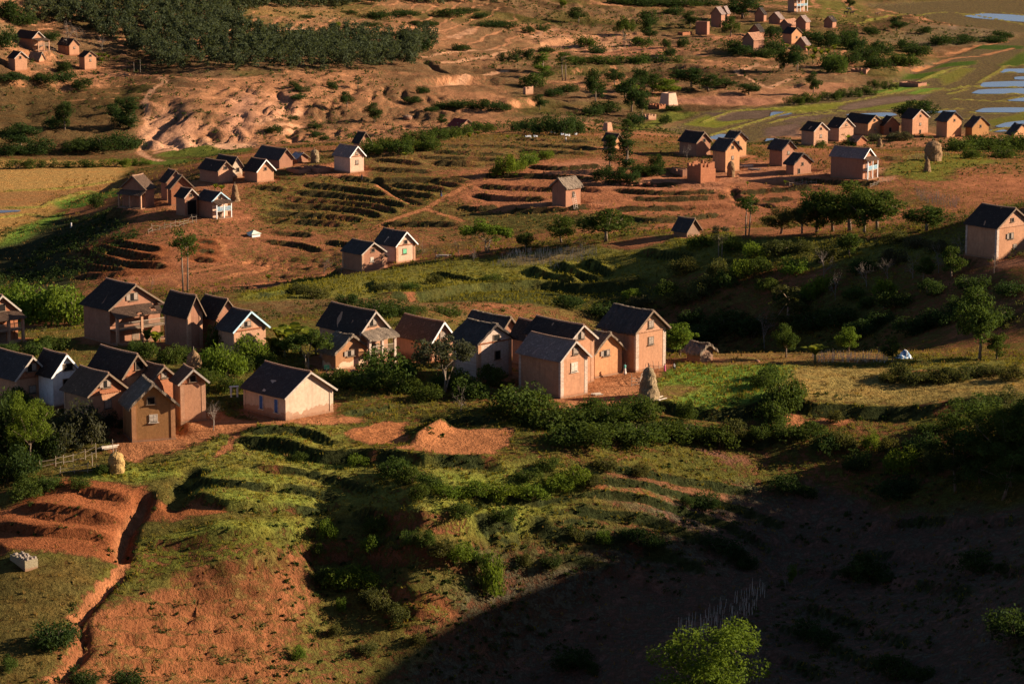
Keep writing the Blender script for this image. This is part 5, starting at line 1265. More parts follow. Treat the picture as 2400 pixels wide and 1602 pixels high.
many([(1975,1050,1000,50,'olive'),(2040,1050,1008,40,'bright'),(2080,1065,1020,46,'olive'),(2110,1105,1040,70,'bright'),(2190,1100,1035,70,'olive'),(1960,990,960,34,'olive'),(2180,1010,985,60),(2250,1000,970,60),(1900,1020,985,70),(2010,1100,1050,60,'dark'),(1850,1030,990,70,'mid'),(1935,1060,1010,70,'dark'),(2160,1060,1010,90,'dark'),(2100,1160,1110,80,'dark')], 'bush', 'mid', 'bush on the overgrown bank under the dry field', 'bush', 'overgrown bank under the dry field')
many([(790,905,862,85),(850,908,860,90),(905,890,812,115),(945,880,840,80),(870,900,850,80),(925,915,870,80),(960,915,880,70),(735,905,880,50),(1000,935,898,64),(1150,900,850,70),(1060,905,860,80),(1100,930,880,80)], 'bush', 'mid', 'garden bush between the middle houses of the village', 'bush', 'garden bushes of the village')
many([(345,840,800,60),(400,850,805,60),(440,845,808,50),(490,870,815,70,'bright'),(530,880,800,80,'bright'),(590,850,780,75,'bright'),(515,820,750,60),(560,870,830,70),(620,860,825,60),(480,900,860,60),(540,915,875,60),(320,830,795,40),(120,820,785,70),(90,830,795,60),(20,830,800,50),(650,830,800,50)], 'bush', 'mid', 'leafy shrub in the garden between the two rows of left houses', 'bush', 'garden between the left houses')
many([(25,1060,920,80),(5,1080,910,90),(50,1120,1040,80),(15,1130,1060,80),(175,1030,935,90,'grey'),(215,1040,960,70,'grey'),(145,1060,985,80,'grey'),(105,1070,1000,70),(40,960,905,70,'mid'),(250,1000,958,50,'grey'),(80,1150,1105,60,'mid'),(60,1170,1120,70,'mid'),(115,1145,1110,60,'mid'),(185,1140,1115,50,'mid'),(240,1110,1085,40,'mid')], 'bush', 'dark', 'dark shrub of the thicket in front of the left brick houses', 'bush', 'thicket before the left houses')
many([(770,1260,1212,36,'bright'),(880,1245,1200,46),(870,1298,1250,44,'bright'),(1075,1312,1268,60,'bright'),(1150,1390,1290,60,'bright'),(1120,1330,1290,50),(800,1370,1320,90,'bright'),(850,1370,1325,70,'bright'),(760,1370,1330,60),(890,1430,1380,60,'olive'),(865,1410,1375,50,'olive'),(930,1455,1410,50,'olive'),(800,1430,1395,22,'bright'),(785,1490,1455,30,'olive'),(1000,1280,1240,40),(960,1275,1240,40),(1030,1300,1262,50,'olive'),(700,1545,1508,30,'bright'),(860,1530,1500,50,'olive'),(980,1510,1475,40,'olive'),(745,1300,1270,40),(1350,1262,1228,36,'olive'),(1415,1272,1240,36,'bright'),(1230,1325,1295,40,'olive'),(1290,1330,1305,40,'olive')], 'bush', 'mid', 'bush catching the last sun on the steep terraced bank', 'bush', 'bushes on the steep terraced bank')
many([(1050,1165,1130,70),(1110,1160,1122,80),(1180,1165,1126,84),(1250,1170,1132,74),(1310,1150,1108,64),(1350,1130,1092,64),(1010,1142,1105,54,'mid'),(1290,1100,1070,54,'mid'),(1420,1098,1070,50,'olive'),(1500,1112,1085,44,'olive'),(1080,1218,1182,64,'mid'),(1180,1218,1186,60,'mid'),(920,1112,1070,64,'mid'),(960,1132,1090,64,'mid'),(840,1088,1060,44),(700,1078,1058,34,'mid'),(1390,1140,1110,50,'olive'),(1240,1125,1095,60,'mid'),(980,1165,1130,44,'mid')], 'bush', 'bright', 'shrub growing along the grassy terraces below the bare plot', 'bush', 'shrubs on the grassy terraces')
many([(1560,800,755,80),(1640,800,750,90),(1700,770,725,80),(1760,790,740,90),(1900,770,720,90),(1960,760,715,80),(2020,790,745,80),(2140,780,735,90),(2200,760,715,90),(2260,730,690,80),(2330,760,715,90),(2100,720,680,80),(1850,720,675,80),(1480,760,720,80),(1420,740,705,80),(2180,690,650,70),(2280,680,640,80),(2370,690,655,70),(1330,720,690,70),(2060,760,725,60)], 'bush', 'dark', 'bush in the shaded gully behind the green field', 'bush', 'bushes in the shaded gully')
many([(1470,1268,1240,40),(1500,1275,1235,70),(1540,1282,1255,36),(1690,1292,1250,80),(1735,1312,1285,44),(1752,1330,1300,50),(1995,1348,1318,50),(2030,1352,1300,90),(2075,1360,1335,40),(2290,1334,1290,90),(2345,1342,1318,50),(1890,1486,1450,60),(1935,1508,1470,70),(2090,1584,1530,110),(2160,1590,1555,60),(2390,1500,1420,140),(1610,1182,1160,36),(1655,1190,1150,60),(1840,1150,1110,70),(1890,1165,1135,44),(1290,1320,1290,50),(1340,1560,1515,90),(1380,1575,1545,50)], 'bush', 'dark', 'dark shrub on the shaded terraces of the foreground hollow', 'bush', 'shrubs in the foreground hollow')
many([(125,1515,1450,90,'dark'),(160,1500,1460,60,'dark'),(20,1570,1530,40,'mid'),(200,1600,1570,60,'dark'),(300,1602,1570,80,'dark')], 'bush', 'dark', 'dark bush beside the red footpath gully', 'bush', 'bushes beside the footpath gully')
many([(1590,715,680,60,'olive'),(1640,700,660,60,'olive'),(1500,720,690,60,'grey'),(1480,700,675,40,'bright'),(1660,680,640,50,'olive'),(1700,670,630,50,'mid'),(1740,650,605,60,'bright'),(1680,655,600,40,'olive'),(1600,640,600,60,'olive'),(1820,600,560,70,'olive'),(1770,600,565,60,'bright'),(1720,590,555,60,'mid'),(1640,580,548,60,'mid'),(1860,640,600,60,'bright'),(1930,680,640,50,'bright'),(1780,640,600,60,'mid'),(1620,760,720,60,'dark'),(1560,690,655,50,'mid'),(2100,570,540,60,'olive'),(2150,580,550,60,'grey'),(2020,640,600,60,'dark'),(2090,620,580,60,'grey'),(1880,590,560,50,'olive'),(1940,610,575,50,'olive'),(2200,590,560,50,'grey'),(2000,700,668,50,'mid'),(2030,720,690,40,'mid'),(1800,680,650,50,'mid'),(1900,700,650,40,'bright')], 'bush', 'mid', 'scrub bush on the flank of the grassy spur', 'bush', 'scrub on the grassy spur')
many([(390,740,705,60,'mid'),(820,715,688,60,'dark'),(880,745,695,80,'dark'),(930,740,705,70,'dark'),(970,735,715,50,'mid'),(1050,740,715,60,'mid'),(740,700,665,70,'olive'),(700,690,660,50,'olive'),(905,680,658,60,'olive'),(960,680,658,50,'mid'),(1020,665,640,40,'olive'),(1150,660,640,50,'mid')], 'bush', 'dark', 'bush on the shaded ground behind the village roofs', 'bush', 'bushes behind the village roofs')
many([(2250,355,318,70),(2290,350,315,70),(2330,350,312,70),(2375,348,310,70),(2400,355,315,60),(2350,370,340,60),(2280,372,345,50),(2120,330,308,40,'grey'),(2095,328,308,40,'grey'),(1990,340,322,36,'mid'),(1925,346,328,30),(2050,330,312,30,'grey')], 'bush', 'mid', 'bush in the hedge before the houses along the paddies', 'bush', 'hedge before the paddy houses')
many([(1900,95,68,50),(1940,110,72,60),(1980,110,70,60),(2010,118,85,50),(2060,130,95,60),(2030,140,105,60),(2060,160,128,60),(2000,150,120,50),(1960,170,125,50,'mid'),(1950,160,120,60,'mid'),(2120,120,92,50),(2150,130,100,60),(2210,105,78,60),(2260,100,80,60),(2330,100,82,60),(2130,155,125,50,'mid'),(2100,155,125,40,'mid'),(1990,90,65,40),(2040,80,60,40),(1810,90,60,40),(1815,125,85,50),(1720,120,90,50),(1740,130,105,60),(1790,135,110,50),(2350,88,70,40),(2170,78,62,40)], 'bush', 'dark', 'dark scrub bush below the far hamlet', 'bush', 'scrub below the far hamlet')
many([(1890,240,215,60),(1940,235,212,60),(1990,228,205,60),(2030,222,200,50),(1860,246,224,50),(2085,210,188,40),(2050,205,185,36)], 'hedge', 'mid', 'low hedge along the edge of the far paddies', 'hedge', 'hedges along the far paddies')
many([(1220,140,112,60),(1190,145,120,50),(1400,152,128,110,'mid'),(1460,150,128,110,'mid'),(1540,148,122,110,'mid'),(1350,148,130,80,'mid')], 'hedge', 'dark', 'dark hedge across the far dry fields', 'hedge', 'hedges across the far fields')
many([(40,395,372,80),(120,392,372,80),(200,392,372,80),(270,390,370,70,'bright'),(330,388,370,50,'bright')], 'hedge', 'mid', 'hedge along the upper edge of the left paddies', 'hedge', 'hedge above the left paddies')
many([(30,362,330,60),(90,358,320,60),(180,355,325,60),(240,350,315,70),(290,350,305,60),(130,300,270,50),(30,320,290,60),(270,270,240,36),(285,298,255,50),(200,345,318,50),(320,345,320,40),(100,195,170,60),(150,190,165,60),(190,205,180,40),(30,190,170,70),(10,110,60,60),(45,58,20,70),(20,42,0,60),(120,95,70,40),(150,170,140,30),(45,160,146,26,'bright')], 'bush', 'dark', 'dark shrub scattered over the left hillside and hamlet', 'bush', 'shrubs on the left hillside')
many([(280,245,225,22),(690,205,188,20),(705,215,200,36),(700,232,220,40),(740,300,288,30),(740,320,306,30),(760,328,316,24),(640,310,292,40),(690,280,270,30),(990,218,200,30),(1080,252,232,60),(1130,255,232,60),(1170,258,235,50),(1040,255,235,50),(970,240,225,40),(1010,262,248,30),(890,45,22,60),(820,32,24,40),(720,42,34,36),(870,62,50,50),(980,60,48,60),(1010,60,46,40),(1150,60,48,70),(1180,64,52,60),(790,62,50,16,'bright'),(1085,30,18,60),(1050,40,20,70),(950,38,20,60),(1130,42,28,40),(1000,120,90,40),(1080,118,100,40),(1270,72,58,30),(1240,78,62,30),(1280,122,108,36),(1375,110,82,50,'mid'),(1500,108,85,50,'mid'),(1400,125,105,40),(1570,130,110,30),(1560,112,90,24),(1600,110,85,30),(1280,178,165,30,'mid'),(1250,205,170,60,'mid'),(1330,215,195,50),(1300,225,205,40),(1420,265,235,60),(1390,270,245,50),(1580,260,245,36),(1560,290,268,30),(1490,290,260,40)], 'bush', 'dark', 'small dark bush dotted over the far dry slopes', 'bush', 'bushes dotted over the far slopes')
many([(1550,12,-5,110),(1500,12,-6,100),(1600,14,-4,90),(1650,12,-4,80),(1450,10,-6,60),(1580,34,14,50)], 'bush', 'dark', 'dark scrub along the top of the far fields', 'bush', 'scrub along the far fields')
many([(1790,824,712,74),(500,1008,938,78),(1080,964,896,54),(1958,704,628,46),(2030,672,612,60),(2140,652,585,80),(1930,650,575,70),(2080,655,600,60),(2200,640,560,70),(2250,600,545,60),(2330,640,590,40),(990,600,555,40),(1020,612,565,50),(1075,598,560,44),(1110,612,570,40),(800,640,590,60),(760,640,600,50),(1360,580,545,50),(1840,1378,1305,40),(1770,1640,1500,110)], 'bare', None, 'leafless grey tree with fine twigs', 'tree', 'leafless trees')
many([(165,128,40,60),(180,95,55,50),(240,120,82,36),(125,125,95,30),(1610,372,335,34),(355,680,650,20),(160,90,45,46)], 'bare', None, 'leafless tree with pale branches beside the far houses', 'tree', 'leafless trees beside the far houses')
many([(655,815,745,100),(690,812,738,110),(720,810,752,100),(640,830,775,80),(668,838,785,70),(705,830,765,90),(735,818,765,80),(675,822,750,100),(740,832,785,70)], 'banana', None, 'banana plant of the big clump beside the thatch porch house', 'banana plant', 'big banana clump')
many([(345,815,755,60),(365,820,760,60),(375,800,768,40),(395,700,690,30),(398,712,688,36),(80,735,715,30),(110,812,780,50),(88,815,785,40)], 'banana', None, 'banana plant against the veranda houses', 'banana plant', 'banana plants by the veranda houses')
put('banana', 1910, 850, 790, 80, None, 'lone banana plant with upright leaves beside the green field', 'banana plant')
many([(505,448,425,34),(520,450,428,34),(940,362,335,30),(965,358,335,30),(985,350,330,30),(1005,348,325,26),(1100,330,305,30),(1120,322,302,26),(950,372,350,24),(1380,312,294,30),(1190,330,312,24),(1210,326,312,24),(630,660,638,34),(1208,405,380,30),(1250,375,352,26),(1840,435,418,24),(1752,436,422,18)], 'banana', None, 'banana plant on the middle hill', 'banana plant', 'banana plants of the middle hill')
many([(1895,130,98,30),(1910,140,102,34),(1925,140,106,34),(1940,135,106,30),(1955,125,100,30),(1905,150,118,30),(1815,120,98,30),(1830,125,100,30),(1845,118,98,24),(1958,115,98,24),(2020,112,92,26),(2115,108,88,20),(2165,118,106,16),(1975,330,305,36),(1990,335,310,34),(232,140,118,26),(245,138,122,26),(255,142,124,24),(268,145,130,20),(240,150,130,22),(145,140,126,22)], 'banana', None, 'yellow green banana plant of the far hamlets', 'banana plant', 'banana plants of the far hamlets')

# -- the wood on the left hill: a closed mass of crowns
WOOD = [(372,170),(420,172),(520,168),(640,168),(760,172),(900,170),(965,158),(1000,128),(1022,110),(1010,95),(930,90),(850,85),(760,72),(640,55),(560,40),(470,18),(400,-10),(180,-10),(90,20),(150,45),(200,70),(235,95),(300,120),(340,150)]
WP_ = np.array([place(u, v)[:2] for u, v in WOOD])
g = np.random.default_rng(5); Cs, As, Bs = [], [], []; cnt = 0
while cnt < 950:
    x = g.uniform(WP_[:, 0].min(), WP_[:, 0].max()); y = g.uniform(WP_[:, 1].min(), WP_[:, 1].max())
    if not inpoly(np.array([x]), np.array([y]), WP_)[0]: continue
    dens = vnoise(x, y, .03, 21)
    if dens < .22: continue
    cnt += 1; hh = g.uniform(4.0, 8.2) * (.7 + .5 * dens); z = hsample(x, y)
    bl = [(x + g.normal() * .7, y + g.normal() * .7, z + hh * g.uniform(.3, .95), g.uniform(.55, 1.25)) for _ in range(7)]
    c, a, b = leaf_quads(bl, 150, .34, g, .5); Cs.append(c); As.append(a); Bs.append(b)
wood = bpy.data.objects.new('wood', quads_mesh('wood', np.vstack(Cs), np.vstack(As), np.vstack(Bs), LM['forest'])); COL.objects.link(wood)
tag(wood, 'dense dark wood covering the far left hill', None, None, 'stuff')
# smaller woods along the top edge
Cs, As, Bs = [], [], []
for (u0, u1, v0, v1, nn) in ((510, 620, 8, 25, 60), (600, 860, -2, 20, 110), (860, 1200, -5, 12, 70), (60, 180, 20, 60, 40)):
    for _ in range(nn):
        p = place(g.uniform(u0, u1), g.uniform(v0, v1)); hh = g.uniform(3, 6.5)
        bl = [(p[0] + g.normal() * .8, p[1] + g.normal() * .8, p[2] + hh * g.uniform(.2, .95), g.uniform(.5, 1.2)) for _ in range(6)]
        c, a, b = leaf_quads(bl, 120, .36, g, .5); Cs.append(c); As.append(a); Bs.append(b)
w2 = bpy.data.objects.new('woodland_strip', quads_mesh('woodland_strip', np.vstack(Cs), np.vstack(As), np.vstack(Bs), LM['forest'])); COL.objects.link(w2)
tag(w2, 'strips of dark woodland along the far ridge', None, None, 'stuff')

# -- grass tufts and low scrub (uncountable)
def tufts(name, n, x0, x1, y0, y1, size, mat, label, accept, blades=4, up=.9, spread=.45):
    x = g.uniform(x0, x1, n); y = g.uniform(y0, y1, n)
    ok = accept(x, y); x, y = x[ok], y[ok]; z = hsample(x, y); m = len(x)
    C, A, B = [], [], []
    s = size * (.5 + g.random(m))
    for k in range(blades):
        d = unit(np.stack([g.normal(size=m) * spread, g.normal(size=m) * spread, np.full(m, up)], 1)); side = unit(np.cross(d, g.normal(size=(m, 3))))
        L = (s * g.uniform(.7, 1.2, m))[:, None]
        C.append(np.stack([x, y, z - .02], 1) + g.normal(size=(m, 3)) * np.array([.25, .25, 0]) * s[:, None] + d * L * .5); A.append(d * L * .5); B.append(side * L * .28)
    o = bpy.data.objects.new(name, quads_mesh(name, np.vstack(C), np.vstack(A), np.vstack(B), LM[mat])); COL.objects.link(o); tag(o, label, None, None, 'stuff')
def cov_at(x, y): return hsample(x, y, cov)
def green_at(x, y): return hsample(x, y, veg[..., 1]) - hsample(x, y, veg[..., 0]) * .95
def off_house(x, y):
    k = np.ones(len(x), bool)
    for h in HS:
        k &= np.hypot(x - h['mid'][0], y - h['mid'][1]) > max(h['W'], h['L']) * .62 + .6
    return k
tufts('grass', 52000, -66, 66, 245, 385, .30, 'grass', 'grass tufts over the near slopes and field edges', lambda x, y: (g.random(len(x)) < cov_at(x, y) ** 1.5) & (green_at(x, y) > -.005) & off_house(x, y))
tufts('dry_grass', 34000, -66, 66, 245, 385, .34, 'drygrass', 'dry grass tufts over the near slopes', lambda x, y: (g.random(len(x)) < cov_at(x, y) * .5) & (g.random(len(x)) < .55) & off_house(x, y))
tufts('spur_grass', 26000, -75, 100, 400, 530, .42, 'grass', 'grass tufts on the grassy spur', lambda x, y: (g.random(len(x)) < cov_at(x, y) ** 1.5) & (green_at(x, y) > -.012) & off_house(x, y))
tufts('hill_grass', 30000, -110, 130, 530, 700, .45, 'drygrass', 'dry grass on the middle hill', lambda x, y: (g.random(len(x)) < cov_at(x, y) * .45) & off_house(x, y))
def scrub(name, n, x0, x1, y0, y1, r, mat, label, accept, q=26, ls=.11):
    x = g.uniform(x0, x1, n); y = g.uniform(y0, y1, n); ok = accept(x, y); x, y = x[ok], y[ok]; z = hsample(x, y); C_, A_, B_ = [], [], []
    for i in range(len(x)):
        rr = r * (.5 + g.random() ** 2 * 1.3)
        bl = [(x[i] + g.normal() * rr * .4, y[i] + g.normal() * rr * .4, z[i] + rr * g.uniform(.1, .6), rr * g.uniform(.4, .7)) for _ in range(3)]
        c, a, b = leaf_quads(bl, q, ls, g, .4); C_.append(c); A_.append(a); B_.append(b)
    o = bpy.data.objects.new(name, quads_mesh(name, np.vstack(C_), np.vstack(A_), np.vstack(B_), LM[mat])); COL.objects.link(o); tag(o, label, None, None, 'stuff')
sl_at = lambda x, y: hsample(x, y, slope)
scrub('bank_scrub', 12000, -66, 66, 245, 335, .36, 'dark', 'low weeds clinging to the terrace banks', lambda x, y: (sl_at(x, y) > .5) & (g.random(len(x)) < .6) & (vnoise(x, y, .15, 33) > .36) & off_house(x, y), 30, .12)
scrub('slope_scrub', 8200, -66, 66, 245, 335, .38, 'olive', 'low scrub over the front slope', lambda x, y: (cov_at(x, y) > .35) & (vnoise(x, y, .08, 34) > .5) & (g.random(len(x)) < .5) & off_house(x, y), 24, .11)
scrub('spur_scrub', 7000, -75, 100, 395, 520, .75, 'olive', 'low scrub on the spur and in the gully', lambda x, y: (vnoise(x, y, .06, 35) > .47) & (g.random(len(x)) < .35 + .65 * (x > 10)) & off_house(x, y), 26, .15)
scrub('hill_scrub', 10000, -130, 160, 530, 760, .42, 'dark', 'low scrub on the middle hill', lambda x, y: (vnoise(x, y, .05, 36) > .5) & (cov_at(x, y) > .3) & (sl_at(x, y) < 9) & off_house(x, y) & (hsample(x, y) > .4), 14, .15)
scrub('far_scrub', 9000, -220, 230, 745, 1200, .9, 'olive', 'low scrub dotted over the far slopes', lambda x, y: (vnoise(x, y, .025, 37) > .5) & (hsample(x, y) > 1.0) & off_house(x, y), 16, .28)
scrub('shade_scrub', 1800, -125, -72, 548, 612, .8, 'dark', 'dark scrub on the shaded slope above the left paddies', lambda x, y: (hsample(x, y) < 5.0) & (x < -80 + (y - 560) * .3) & (hsample(x, y) > -4) & off_house(x, y) & (vnoise(x, y, .1, 38) > .35), 24, .16)  # added with the dark ground colour to help darken this slope
# ------------------------------------------------------------------ water standing in the paddies
def water_mat():
    m, nt, b = nodes_of('paddy_water'); b.inputs['Base Color'].default_value = (.10, .095, .09, 1); b.inputs['Roughness'].default_value = .16; b.inputs['Specular IOR Level'].default_value = .5
    pos = N(nt, 'ShaderNodeTexCoord').outputs['Object']; bumpn(nt, b, noise(nt, pos, .5, 3), .08, .05)
    return m
WMAT = water_mat()
for wp in [[(2257,37),(2303,31),(2400,36),(2430,40),(2430,54),(2340,47),(2285,43)],[(2339,171),(2354,161),(2430,161),(2430,171)],[(2293,202),(2308,192),(2430,189),(2430,203),(2300,204)],[(2270,220),(2298,209),(2430,206),(2430,220)],
           [(2352,236),(2400,228),(2430,226),(2430,239)],[(2277,263),(2311,252),(2430,252),(2430,264)],[(2324,298),(2362,286),(2430,280),(2430,298)],[(2318,304),(2356,303),(2360,308),(2322,309)],[(1805,262),(1851,262),(1857,267),(1805,276)],
           [(1968,268),(2090,263),(2104,270),(2055,275)],[(1795,323),(1874,331),(1870,337),(1795,332)],[(1662,318),(1693,313),(1720,318),(1668,330)],[(-20,492),(55,492),(40,496),(-20,500)],[(2375,180),(2430,178),(2430,186),(2380,187)],[(2150,262),(2240,258),(2240,262),(2160,266)]]:
    W_ = np.array([onz(u, v, .09)[:2] for u, v in wp]); m_ = len(W_)
    s_ = []
    for i in range(m_):                                    # round the outline a little
        a_, b_ = W_[i], W_[(i + 1) % m_]
        for t in (.15, .5, .85): s_.append(a_ + (b_ - a_) * t + np.array([math.sin(i * 3.1 + t * 7), math.cos(i * 2.3 + t * 9)]) * .35)
    mb = MB(); mb.add([(p[0], p[1], .09) for p in s_], [tuple(range(len(s_)))])
    o = mb.build('paddy_water', WMAT); o['kind'] = 'structure'

# ------------------------------------------------------------------ straw stacks
def straw_mat(name, c):
    return roof_mat(name, c, 0, True)
STR = dict(grey=straw_mat('old_straw', (.26, .19, .11)), gold=straw_mat('gold_straw', (.40, .26, .10)), brown=straw_mat('brown_straw', (.24, .15, .08)))
def stack(u, v, vt, w, prof, mat, label, name='haystack'):
    P = place(u, v); s = pxm(P); hgt = (v - vt) / s / math.cos(PITCH); r = w / s / 2; root = empty(name, tuple(P), random.random() * 6); tag(root, label, 'haystack', 'straw stacks')
    mb = MB(); nseg = 22; rings = 14; vs_ = []; rd = random.Random(int(u))
    for j in range(rings + 1):
        t = j / rings; rr = r * np.interp(t, [p[0] for p in prof], [p[1] for p in prof])
        for k in range(nseg):
            a = 2 * math.pi * k / nseg; q = rr * (1 + rd.uniform(-.06, .06) + .05 * math.sin(3 * a + j)); vs_.append((q * math.cos(a), q * math.sin(a), -.15 + (hgt + .15) * t + rd.uniform(-.04, .04)))
    fs = [(j * nseg + k, j * nseg + (k + 1) % nseg, (j + 1) * nseg + (k + 1) % nseg, (j + 1) * nseg + k) for j in range(rings) for k in range(nseg)] + [tuple(rings * nseg + k for k in range(nseg))]
    mb.add(vs_, fs); mb.build('straw', STR[mat], root)
    wi = MB(); n_ = 260                                      # loose wisps
    for k in range(n_):
        a = rd.random() * 6.28; t = rd.random(); rr = r * np.interp(t, [p[0] for p in prof], [p[1] for p in prof]); p = Vector((rr * math.cos(a), rr * math.sin(a), hgt * t)); d = Vector((math.cos(a) * rd.uniform(.3, 1), math.sin(a) * rd.uniform(.3, 1), -rd.uniform(.3, 1.3))).normalized() * rd.uniform(.12, .3)
        sd = Vector((-math.sin(a), math.cos(a), 0)) * .025; wi.add([p - sd, p + sd, p + d], [(0, 1, 2)])
    w_ = wi.build('loose_straw', STR[mat], root); w_['kind'] = 'stuff'
    pl = MB(); pl.tube([(0, 0, -.2), (.02, 0, hgt + .45)], .045, 6); pl.build('centre_pole', PM['pole'], root)
CONE = [(0, 1.0), (.08, .92), (.4, .72), (.8, .5), (.93, .38), (1, .12)]; LOAF = [(0, .98), (.25, 1.0), (.6, 1.0), (.85, .82), (.96, .45), (1, .1)]; DROOP = [(0, .35), (.15, .8), (.5, 1.0), (.8, .75), (1, .1)]
stack(1520, 932, 860, 58, CONE, 'grey', 'tall grey conical haystack beside the yard of the white cornered houses')
stack(273, 1103, 1058, 38, LOAF, 'gold', 'short golden haystack beside the stick pen')
stack(455, 880, 820, 38, DROOP, 'brown', 'shaggy brown straw bundle hung on poles behind the narrow brick house')
stack(2187, 377, 330, 40, LOAF, 'brown', 'broad brown haystack on the meadow before the paddy row')
stack(2173, 402, 372, 20, CONE, 'brown', 'slim pointed haystack beside the broad brown one')
stack(551, 470, 432, 24, CONE, 'brown', 'pale straw stack behind the white porch house')
stack(738, 380, 350, 20, LOAF, 'grey', 'rounded straw stack behind the hill village')
stack(1713, 414, 378, 18, LOAF, 'brown', 'upright straw stack in front of the tall clay house')
stack(2062, 345, 325, 16, CONE, 'brown', 'small straw stack by the shed of the paddy row')

# ------------------------------------------------------------------ ruins, kiln, tombs
def ruin(label, C, uR, uL, vt, a=40, mat='brick', jag=.8, name='ruin', cat='ruin', gaps=True, seed=1):
    P = place(*C); dp = depth(P); s = FPX / dp; a = R(a); uC = C[0]; rd = random.Random(seed)
    dR = np.array([math.cos(a), math.sin(a)]); dL = np.array([-math.sin(a), math.cos(a)])
    al = lambda du, dr: du * dp / (FPX * dr[0] - (uC - 1200) * dr[1] * math.cos(PITCH))
    W, L = max(1.2, al(uR - uC, dR)), max(1.2, al(uL - uC, dL)); hh = (C[1] - vt) / s / math.cos(PITCH)
    root = empty(name, (P[0], P[1], P[2]), a); tag(root, label, cat)
    t = .32
    for (x0, y0, x1, y1) in ((0, 0, W, 0), (0, t, 0, L), (W - t, t, W - t, L), (t, L - t, W - t, L - t)):
        mb = MB(); ln = max(abs(x1 - x0), abs(y1 - y0)); n_ = max(2, int(ln / .55)); hx = abs(x1 - x0) > abs(y1 - y0)
        for i in range(n_):
            z = hh * (1 - jag * .5 * rd.random() * (1 if i % 2 else .25))
            if hx: mb.box(x0 + (x1 - x0) * i / n_, x0 + (x1 - x0) * (i + 1) / n_, y0, y0 + t, -.5, z)
            else: mb.box(x0, x0 + t, y0 + (y1 - y0) * i / n_, y0 + (y1 - y0) * (i + 1) / n_, -.5, z)
        mb.build('wall', WM[mat], root)
    return root
ruin('roofless red brick house with ragged wall tops on the red terraces', (1642,432), 1677, 1610, 384, 40, 'brick', .8, seed=3)
ruin('low red wall remnant beside the roofless house', (1600,415), 1618, 1572, 398, 30, 'clay', .7, seed=4)
ruin('low open brick shell on the terraces above the paddies', (2030,175), 2038, 1994, 163, 70, 'clay', .6, seed=5)
ruin('long low brick foundation at the edge of the green paddies', (2152,204), 2172, 2107, 196, 50, 'clay', .3, seed=6)
ruin('crumbling brick corner among the heaps beside the roofless shell', (1600,84), 1622, 1588, 76, 45, 'brick', .9, seed=7)
ruin('fallen brick walls at the foot of the kiln', (1545,256), 1560, 1520, 246, 45, 'brick', .8, seed=8)
ruin('broken pale brick wall beside the grove stream', (1520,281), 1538, 1500, 270, 40, 'palebrick', .9, seed=9)
ruin('mud wall pen beside the pink plastered house', (745,406), 775, 712, 394, 40, 'clay', .5, seed=10)
ruin('second mud pen behind the first one on the hill shoulder', (700,408), 730, 670, 398, 40, 'clay', .5, seed=11)
ruin('orange earth wall stub on the eroded bank', (1232,222), 1250, 1226, 204, 40, 'palebrick', .9, seed=12)
def frustum(label, u, v, vt, w, topk, mat, name, cat, rz=.75):
    P = place(u, v); s = pxm(P); hgt = (v - vt) / s / math.cos(PITCH); r = w / s / 2 / 1.2; mb = MB()
    root = empty(name, tuple(P), rz); tag(root, label, cat); n_ = 7
    vs_ = []
    for j in range(n_ + 1):
        t = j / n_; q = r * (1 + (topk - 1) * t)
        for x, y in ((-1, -1), (1, -1), (1, 1), (-1, 1)): vs_.append((x * q, y * q, -.5 + (hgt + .5) * t))
    mb.add(vs_, [(j * 4 + k, j * 4 + (k + 1) % 4, j * 4 + 4 + (k + 1) % 4, j * 4 + 4 + k) for j in range(n_) for k in range(4)]); mb.build('wall', WM[mat], root)
    q = r * topk; c = MB(); c.box(-q * .99, q * .99, -q * .99, q * .99, hgt - .35, hgt - .12)
    c.build('fill', PM['stonebase'], root)
    rim = MB()
    for k in range(4):
        pass
    for x0, x1, y0, y1 in ((-q, q, -q, -q + .3), (-q, q, q - .3, q), (-q, -q + .3, -q + .3, q - .3), (q - .3, q, -q + .3, q - .3)): rim.box(x0, x1, y0, y1, hgt - .1, hgt + .12)
    rim.build('rim', WM[mat], root)
frustum('tapering pale brick kiln below the dark grove', 1567, 247, 219, 40, .72, 'palepink', 'brick_kiln', 'kiln')
frustum('stub of a tapering pale kiln behind the middle hill', 1424, 308, 288, 24, .62, 'palebrick', 'brick_kiln', 'kiln')
# stone tomb lower left
P = place(59, 1339); root = empty('stone_tomb', tuple(P), R(38)); tag(root, 'low whitewashed stone tomb with rubble on its flat top beside ploughed plots', 'tomb')
s = pxm(P); w1, w2 = 27 / s / math.cos(R(38)), 50 / s / math.sin(R(38)) * .9; hh = 1.15
mb = MB(); mb.box(0, w1, 0, w2, -.4, hh); mb.build('wall', WM['tomb'], root)
rd = random.Random(4)
for k in range(46):
    st = MB(); x, y = rd.uniform(.1, w1 - .1), rd.uniform(.1, w2 - .1); r_ = rd.uniform(.1, .22); st.tube([(x, y, hh - .02), (x + rd.uniform(-.05, .05), y, hh + r_ * .9)], [r_, r_ * .6], 5); st.build('stone', PM['shutter'], root)
P = place(595, 553); root = empty('tomb', tuple(P), R(35)); tag(root, 'tiny pale green tomb with pyramid roof on the terraces below the white porch house', 'tomb')
mb = MB(); mb.box(-.95, .95, -.95, .95, -.3, .55); mb.build('wall', PM['white'], root)
mb = MB(); mb.add([(-1.2, -1.2, .56), (1.2, -1.2, .56), (1.2, 1.2, .56), (-1.2, 1.2, .56), (0, 0, 1.25)], [(0, 1, 4), (1, 2, 4), (2, 3, 4), (3, 0, 4), (3, 2, 1, 0)]); mb.build('roof', plain('pale_green', (.55, .66, .52), .7, .1), root)
